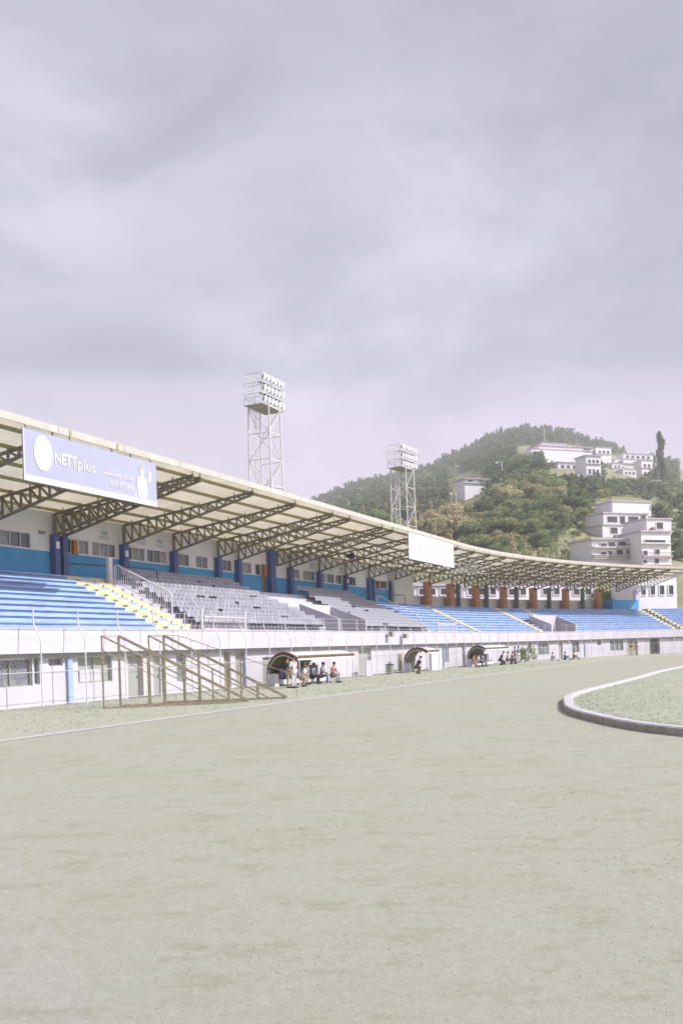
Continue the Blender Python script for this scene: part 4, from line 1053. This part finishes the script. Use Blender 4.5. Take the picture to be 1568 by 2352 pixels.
for x0, x1, y0, y1, n, kinds, lb, h0, h1 in zones:
    for i in range(n):
        for _ in range(20):
            x, y = random.uniform(x0, x1), random.uniform(y0, y1)
            if clear(x, y) or 'terrace' in lb or 'picture edge' in lb or 'slope left' in lb: break
        q = onhill(x, y); h = random.uniform(h0, h1) / F * q.y; kd, lf = random.choice(kinds)
        tree(q - Vector((0, 0, h * .06)), h, h * (random.uniform(.42, .6) if kd == 'tall' else random.uniform(.9, 1.35)), kd, lf, lb, lb.replace('tree', 'trees').replace('shrub', 'shrubs'), 'trunk_pale' if lf == 'leaf_tan' else 'trunk')
for x, y, hp, wp, kd, lf, lb in [(1195, 1100, 52, 50, 'round', 'leaf_green', 'large round dark green tree left of the long hilltop building'), (1240, 1096, 42, 46, 'round', 'leaf_dark', 'dark rounded tree right under the long hilltop building'),
                                 (1518, 1120, 125, 34, 'tall', 'leaf_dark', 'tall dark tree at the right edge above the hilltop houses'), (1512, 1215, 60, 40, 'round', 'leaf_dark', 'dark tree beside the stepped white house'), (1478, 1120, 30, 26, 'round', 'leaf_olive', 'olive tree beside the white hilltop tower house')]:
    q = onhill(x, y); tree(q, hp / F * q.y, wp / F * q.y * 1.3, kd, lf, lb)
t_, z_ = SP(1383, 1380, 22.); tree(W(t_, 22., 3), 8.2, 9., 'round', 'leaf_bush', 'green tree seen under the far roof beside the end columns')
# dense wood on the upper hill: reads as one mass
FV = []; FF = []; nb = 0; vars_ = [crown(k_, s_, 150) for k_, s_ in (('cone', 1), ('cone', 2), ('tall', 3), ('round', 4), ('tall', 5), ('cone', 6))]
def forest(n, gen, leaf, name, label):
    FV = []; FF = []; nb = 0
    for i in range(n):
        q = gen()
        if q is None: continue
        loc, h, wd, vi = q; V, Fc = vars_[vi]; a = rng.uniform(0, 6.28); ca, sa = math.cos(a), math.sin(a)
        X = V[:, 0] * wd; Y = V[:, 1] * wd
        FV.append(np.stack([loc[0] + X * ca - Y * sa, loc[1] + X * sa + Y * ca, loc[2] + V[:, 2] * h], 1)); FF.append(np.array(Fc) + nb); nb += len(V)
    V = np.concatenate(FV); Fc = np.concatenate(FF); me = bpy.data.meshes.new(name)
    me.vertices.add(len(V)); me.vertices.foreach_set('co', V.ravel()); me.loops.add(Fc.size); me.loops.foreach_set('vertex_index', Fc.ravel().astype(np.int32))
    me.polygons.add(len(Fc)); me.polygons.foreach_set('loop_start', np.arange(0, Fc.size, 4, dtype=np.int32)); me.update(calc_edges=True); me.validate()
    me.materials.append(M[leaf]); o = bpy.data.objects.new(name, me); C.objects.link(o); return tag(o, label, 'wood', None, 'stuff')
def gen_up():
    A = rng.uniform(-.12, .36); d = math.exp(rng.uniform(math.log(420), math.log(1165))); e = float(terr_e(A, min(d, 1150)))
    z = EYE + e * d; u = A * F; X = PX + u * math.cos(ROLL) - e * F * math.sin(ROLL) * -1; 
    xpx = PX + A * F + e * F * math.sin(ROLL); ypx = PY - e * F - A * F * math.sin(ROLL)
    if not clear(xpx, ypx, 0): return None
    h = rng.uniform(7, 13) * (d / 1000) ** .5; return (A * d, d, z - 1.5), h, h * rng.uniform(.8, 1.25), int(rng.integers(0, 6))
forest(7000, gen_up, 'leaf_dark', 'hilltop_wood', 'dark dense wood covering the upper hill')
def gen_mid():
    x, y = rng.uniform(740, 1540), rng.uniform(1075, 1290)
    if not clear(x, y, 2): return None
    a_, b__ = ray(x, y)
    if b__ > terr_e(a_, 1000.): return None
    try: q = onhill(x, y)
    except Exception: return None
    h = (rng.uniform(10, 26) if x < 1280 else rng.uniform(4, 14)) / F * q.y; return (q.x, q.y, q.z - h * .1), h, h * rng.uniform(.9, 1.5), int(rng.integers(2, 5))
forest(1500, gen_mid, 'leaf_olive', 'hillside_undergrowth', 'olive undergrowth between the trees of the lower slope')

# ------------------------------------------------------------------ houses on the hill
def house(name, label, blocks, d0=None, cat='house', mat_='house_white', depth=9.):
    # blocks: (px0, px1, ytop, ybot, back offset, [windows (px0,px1,y0,y1)], roof overhang)
    x0, x1, yt, yb = blocks[-1][:4]
    base = onhill((x0 + x1) / 2, blocks[-1][3]) if d0 is None else tz_at((x0 + x1) / 2, yb, d0); r = empty(name, base, label, cat)
    for (x0, x1, yt, yb, back, wins, oh) in blocks:
        d = base.y + back; a, c = tz_at(x0, (yt + yb) / 2, d), tz_at(x1, (yt + yb) / 2, d); zt = tz_at((x0 + x1) / 2, yt, d).z; zb = tz_at((x0 + x1) / 2, yb, d).z
        skew = .38     # facades turned a little towards the valley
        dy = (c.x - a.x) * skew
        def P(x, z, dd): return Vector((x - dd * .38, d + (x - (a.x + c.x) / 2) * skew + dd, z))
        g = MB(); zlow = zb - (7 if back == 0 else .5)
        g.hexa([P(a.x, zlow, 0), P(c.x, zlow, 0), P(c.x, zlow, depth), P(a.x, zlow, depth), P(a.x, zt, 0), P(c.x, zt, 0), P(c.x, zt, depth), P(a.x, zt, depth)]); wl_ = g.build('wall', M[mat_], r)
        if oh:
            g = MB(); g.hexa([P(a.x - oh, zt + .01, -oh), P(c.x + oh, zt + .01, -oh), P(c.x + oh, zt + .01, depth + oh), P(a.x - oh, zt + .01, depth + oh), P(a.x - oh, zt + .35, -oh), P(c.x + oh, zt + .35, -oh), P(c.x + oh, zt + .35, depth + oh), P(a.x - oh, zt + .35, depth + oh)]); g.build('roof', M['house_roof'], r)
        if oh >= .5 and wins:
            for v1_ in sorted(set(w_[3] for w_ in wins)):
                zz = zt + (zb - zt) * (v1_ - yt) / (yb - yt) - .5
                g = MB(); g.hexa([P(a.x, zz, -.7), P(c.x, zz, -.7), P(c.x, zz, -.004), P(a.x, zz, -.004), P(a.x, zz + .18, -.7), P(c.x, zz + .18, -.7), P(c.x, zz + .18, -.004), P(a.x, zz + .18, -.004)])
                bl = g.build('balcony', M['house_cream'], r)
                g = MB()
                for q in range(9): xx = a.x + (c.x - a.x) * q / 8; g.bar(P(xx, zz + .18, -.65), P(xx, zz + .85, -.65), .05)
                g.bar(P(a.x, zz + .87, -.65), P(c.x, zz + .87, -.65), .07); g.build('railing', M['rail_dark'], bl)
            tx = a.x + (c.x - a.x) * .7; g = MB(); g.tube([P(tx, zt + .3, 3), P(tx, zt + 1.6, 3)], .7, 10); g.build('water_tank', M['lamp_back'], r)
        for (u0, u1, v0, v1) in wins:
            fx = lambda u: a.x + (c.x - a.x) * (u - x0) / (x1 - x0); fz = lambda v: zt + (zb - zt) * (v - yt) / (yb - yt)
            A_, B_, z1, z0 = fx(u0), fx(u1), fz(v0), fz(v1)
            g = MB(); e = .14
            for q0, q1, s0_, s1_ in ((A_ - e, A_, z0 - e, z1 + e), (B_, B_ + e, z0 - e, z1 + e), (A_, B_, z0 - e, z0), (A_, B_, z1, z1 + e)):
                g.hexa([P(q0, s0_, -.12), P(q1, s0_, -.12), P(q1, s0_, -.002), P(q0, s0_, -.002), P(q0, s1_, -.12), P(q1, s1_, -.12), P(q1, s1_, -.002), P(q0, s1_, -.002)])
            wi = g.build('window', M[mat_], r)
            g = MB(); g.hexa([P(A_, z0, -.06), P(B_, z0, -.06), P(B_, z0, -.003), P(A_, z0, -.003), P(A_, z1, -.06), P(B_, z1, -.06), P(B_, z1, -.003), P(A_, z1, -.003)]); g.build('pane', M['house_dark'], wi)
    return r
def wrow(x0, x1, n, y0, y1, gap=.4):
    s = (x1 - x0) / n; return [(x0 + s * (i + gap / 2), x0 + s * (i + 1 - gap / 2), y0, y1) for i in range(n)]
house('flat_roofed_house', 'small white flat-roofed house alone among the trees on the slope', [(1065, 1124, 1101, 1138, 0, [(1073, 1084, 1103, 1108), (1099, 1110, 1103, 1108)], .8)])
house('hilltop_building', 'long low hilltop building with a slanting pale roof and mast', [(1240, 1300, 1019, 1030, 8, [], .5), (1232, 1366, 1026, 1046, 4, [(1342, 1362, 1028, 1032)], .6), (1214, 1345, 1036, 1066, 0, [(1226, 1243, 1039, 1045)], 0)], None, 'building', 'house_white', 14.)
house('terraced_house', 'white house with long balcony below the hilltop building', [(1277, 1344, 1063, 1084, 0, wrow(1282, 1340, 4, 1069, 1077), .8)])
house('tower_house', 'narrow three-storey white house with balconies beside the balcony house', [(1344, 1381, 1047, 1115, 0, wrow(1347, 1378, 3, 1056, 1064) + wrow(1347, 1378, 3, 1078, 1090) + wrow(1347, 1378, 2, 1100, 1110), .7)])
house('white_house', 'white house behind the narrow three-storey one on the hilltop', [(1366, 1405, 1028, 1062, 0, wrow(1370, 1402, 3, 1035, 1042), .5)])
house('retaining_wall', 'long pale retaining wall below the hilltop houses', [(1376, 1440, 1103, 1120, 0, [], 0)], None, 'wall', 'house_white', 2.)
house('white_house', 'wide pale house right of the hilltop group under the ridge', [(1426, 1503, 1043, 1064, 3, wrow(1430, 1498, 5, 1047, 1054), .7), (1407, 1470, 1056, 1074, 0, wrow(1412, 1466, 3, 1060, 1066), .3)])
house('tower_house', 'tall pale house below the wide house at the right of the hilltop', [(1471, 1499, 1058, 1104, 0, wrow(1474, 1496, 2, 1066, 1074) + wrow(1474, 1496, 2, 1084, 1092), .5)])
house('white_house', 'low white house with terrace under the tall pale house at right', [(1466, 1521, 1104, 1124, 0, wrow(1470, 1518, 4, 1110, 1117), .4)])
house('stepped_house', 'large stepped white house with roof room and shaded balconies at right', [(1400, 1500, 1153, 1180, 8, [(1497, 1499, 1160, 1170)], .3), (1379, 1494, 1180, 1207, 4, [(1388, 1414, 1187, 1201), (1420, 1434, 1186, 1203), (1442, 1468, 1186, 1200), (1475, 1488, 1183, 1197)], .4), (1378, 1472, 1207, 1240, 0, [(1398, 1416, 1212, 1226), (1428, 1458, 1214, 1228)], .3)])
house('white_apartments', 'white two-storey apartments with small dark windows above the far roof', [(1353, 1470, 1240, 1300, 0, [(1375, 1390, 1248, 1255), (1394, 1412, 1246, 1255), (1420, 1440, 1244, 1253), (1374, 1389, 1268, 1280), (1393, 1403, 1266, 1276), (1415, 1431, 1263, 1276), (1440, 1452, 1262, 1272)], .5)])
house('white_apartments', 'white building with an arched opening at the right edge', [(1480, 1545, 1193, 1222, 5, [(1505, 1522, 1200, 1215)], .3), (1468, 1545, 1222, 1310, 0, [(1467 + 4, 1482, 1265, 1276), (1502, 1514, 1262, 1273), (1470, 1480, 1287, 1294), (1500, 1512, 1284, 1294), (1476, 1530, 1240, 1246)], .5)])
house('small_house', 'small pale house just under the balcony house on the upper slope', [(1296, 1340, 1091, 1106, 0, wrow(1299, 1337, 3, 1095, 1101), .3)])
house('small_house', 'small white house between the three-storey house and the wide house', [(1404, 1428, 1064, 1083, 0, wrow(1407, 1426, 2, 1069, 1075), .6)])
house('small_house', 'little pale house above the retaining wall at its right end', [(1428, 1462, 1079, 1098, 0, wrow(1431, 1460, 3, 1084, 1090), .3)])
house('small_house', 'small house behind the tall dark tree near the right edge', [(1500, 1530, 1066, 1092, 0, wrow(1503, 1527, 2, 1072, 1080), .5)])
# buildings behind the open end of the stand
for i, (x0, x1, yt, d, lb) in enumerate([(950, 1060, 1346, 132., 'low white building seen between the first orange columns under the roof'), (1062, 1150, 1350, 140., 'pale building behind the middle orange columns under the roof'), (1152, 1300, 1338, 150., 'wide white building with dark windows behind the orange columns'), (1302, 1370, 1342, 154., 'white building left of the tree under the far roof'), (1455, 1560, 1318, 150., 'bright white building beyond the end of the roof')]):
    house('white_building', lb, [(x0, x1, yt, 1400, 0, wrow(x0 + 4, x1 - 4, max(2, int((x1 - x0) / 26)), 1352 if x0 < 1400 else 1345, 1366, .5), .3)], d, 'building', 'house_white', 6.)
# poles and mast
def pole(x, ytop, ybot, label, arm=True, nm='utility_pole', d=None):
    q = onhill(x, ybot) if d is None else tz_at(x, ybot, d); zt = tz_at(x, ytop, q.y).z; r = empty(nm, q, label, 'pole')
    g = MB(); g.tube([q - Vector((0, 0, 2)), Vector((q.x, q.y, zt))], [.22 * q.y / 300, .14 * q.y / 300], 7); g.build('shaft', M['tower_steel'], r)
    if arm: g = MB(); k = q.y / 300; g.bar(Vector((q.x - 1.6 * k, q.y, zt - .6)), Vector((q.x + .3 * k, q.y, zt - .3)), .16 * k); g.ball((q.x - 1.7 * k, q.y, zt - .7), .42 * k); g.build('lamp_arm', M['tower_steel'], r)
pole(1049, 1130, 1225, 'pale utility pole among the tan trees below the small house')
pole(1153, 1060, 1108, 'street lamp pole right of the small flat-roofed house')
q = onhill(1250, 1034); zt = tz_at(1250, 986, q.y).z; r = empty('radio_mast', q, 'thin red and white radio mast above the long hilltop building', 'mast')
for i in range(8):
    g = MB(); g.bar((q.x, q.y, q.z + (zt - q.z) * i / 8), (q.x, q.y, q.z + (zt - q.z) * (i + 1) / 8), .9 if i % 2 else .7); g.build('mast_section', M['post_white'] if i % 2 == 0 else M['house_cream'], r)
tp_ = SP(1205, 1515, -1.9)[0]; q = W(tp_, -1.9, 0); r = empty('plant', q, 'yellow-green bush by the white wall right of the farthest dugout', 'bush')
me = crown_me('bush', 1, 'leaf_bush'); o_ = bpy.data.objects.new('foliage', me); C.objects.link(o_); o_.parent = r; o_.scale = (1.6, 1.6, 2.0)
g = MB(); g.tube([q, q + Vector((.02, 0, .8))], [.05, .02], 6); g.build('stem', M['trunk'], r)

# ------------------------------------------------------------------ air
hz = MB(); hz.hexa([(-1600, -100, -12), (1900, -100, -12), (1900, 2400, -12), (-1600, 2400, -12), (-1600, -100, 330), (1900, -100, 330), (1900, 2400, 330), (-1600, 2400, 330)])
hm = bpy.data.materials.new('haze'); hm.use_nodes = True; hn = hm.node_tree; hn.nodes.clear()
ho = hn.nodes.new('ShaderNodeOutputMaterial'); hv = hn.nodes.new('ShaderNodeVolumePrincipled'); hv.inputs['Color'].default_value = (.93, .92, .96, 1); hv.inputs['Density'].default_value = .00035; hv.inputs['Anisotropy'].default_value = .0
hn.links.new(hv.outputs[0], ho.inputs['Volume'])
tag(hz.build('haze', hm, None, (0, 0, 0)), 'pale haze in the air over the whole valley', None, None, 'stuff')

# ------------------------------------------------------------------ loose ground cover
def tufts(name, label, pts, hlo, hhi, m, blades=6):
    n = len(pts); V = np.zeros((n * blades * 3, 3)); k = 0
    for x, y, z in pts:
        for _ in range(blades):
            a = rng.uniform(0, 6.28); r0 = rng.uniform(0, hhi * .7); h = rng.uniform(hlo, hhi); bx, by = x + math.cos(a) * r0, y + math.sin(a) * r0; c = rng.uniform(0, 6.28); w_ = h * .13
            V[k] = (bx - math.cos(c) * w_, by - math.sin(c) * w_, z); V[k + 1] = (bx + math.cos(c) * w_, by + math.sin(c) * w_, z); V[k + 2] = (bx + math.cos(a) * h * .5, by + math.sin(a) * h * .5, z + h); k += 3
    me = bpy.data.meshes.new(name); me.vertices.add(len(V)); me.vertices.foreach_set('co', V.ravel()); me.loops.add(len(V)); me.loops.foreach_set('vertex_index', np.arange(len(V), dtype=np.int32))
    me.polygons.add(len(V) // 3); me.polygons.foreach_set('loop_start', np.arange(0, len(V), 3, dtype=np.int32)); me.update(calc_edges=True)
    me.materials.append(m); o = bpy.data.objects.new(name, me); C.objects.link(o); return tag(o, label, 'grass', None, 'stuff')
mk('grass_dry', (.31, .295, .20), .9, .2, .6, col2=(.40, .38, .28)); mk('grass_pale', (.32, .345, .24), .9, .15, .6, col2=(.42, .43, .32)); mk('stone', (.31, .305, .28), .9, .2, 9.)
for k_ in ('grass_dry', 'grass_pale'):
    nt_ = M[k_].node_tree; tr = nt_.nodes.new('ShaderNodeBsdfTranslucent'); mx = nt_.nodes.new('ShaderNodeMixShader'); mx.inputs[0].default_value = .45; bs = nt_.nodes['Principled BSDF']
    nt_.links.new(bs.inputs['Base Color'].links[0].from_socket, tr.inputs['Color']); nt_.links.new(bs.outputs[0], mx.inputs[1]); nt_.links.new(tr.outputs[0], mx.inputs[2]); nt_.links.new(mx.outputs[0], nt_.nodes['Material Output'].inputs['Surface'])
pts = []
for _ in range(5200):
    t = rng.uniform(-8, 70); o = -rng.uniform(0, 1) ** 1.0 * 10.2 + .3
    if o > .2 or rng.uniform() < .25: o = rng.uniform(-.5, .35)
    pts.append(tuple(W(t, o, .005)))
tufts('verge_grass', 'thin pale grass on the strip along the white wall', pts, .02, .07, M['grass_pale'])
pts = []; cl_ = [(rng.uniform(-3, 8), rng.uniform(4.5, 26)) for _ in range(70)]
for cx_, cy_ in cl_:
    for _ in range(int(rng.uniform(15, 70))):
        x, y = cx_ + rng.normal(0, .55), cy_ + rng.normal(0, .28)
        if x * x + y * y > 12: pts.append((x, y, .0))
tufts('track_grass', 'sparse dry grass tufts scattered over the worn track', pts, .005, .018, M['grass_dry'], 5)
pts = []
for i in range(kn):
    p_ = prof[i][4]; q = np.array(p_[:2]); d = np.array((45, 45)) - q; d = d / np.linalg.norm(d)
    for _ in range(26):
        u = rng.uniform(0, 1) ** 2 * 4; j = rng.uniform(-.5, .5, 2); pts.append((q[0] + d[0] * (u + .1) + j[0] * .8, q[1] + d[1] * (u + .1) + j[1] * .8, .09))
pts = [p_ for p_ in pts if min((p_[0] - k_[0]) ** 2 + (p_[1] - k_[1]) ** 2 for k_ in kc) > .16 or rng.uniform() < .1]
tufts('pitch_edge_grass', 'short grass of the pitch growing against the kerb', pts, .02, .055, M['grass_pale'])
g = MB()
for _ in range(2600):
    y = 3.5 + 15 * rng.uniform() ** 1.6; x = rng.uniform(-.42, .45) * y; r_ = rng.uniform(.002, .006)
    g.ball((x, y, r_ * .3), r_, 0, 5, 3, (1, rng.uniform(.7, 1.3), .6))
tag(g.build('gravel', M['stone'], None, (0, 0, 0)), 'fine grit and small stones lying on the track', 'gravel', None, 'stuff')
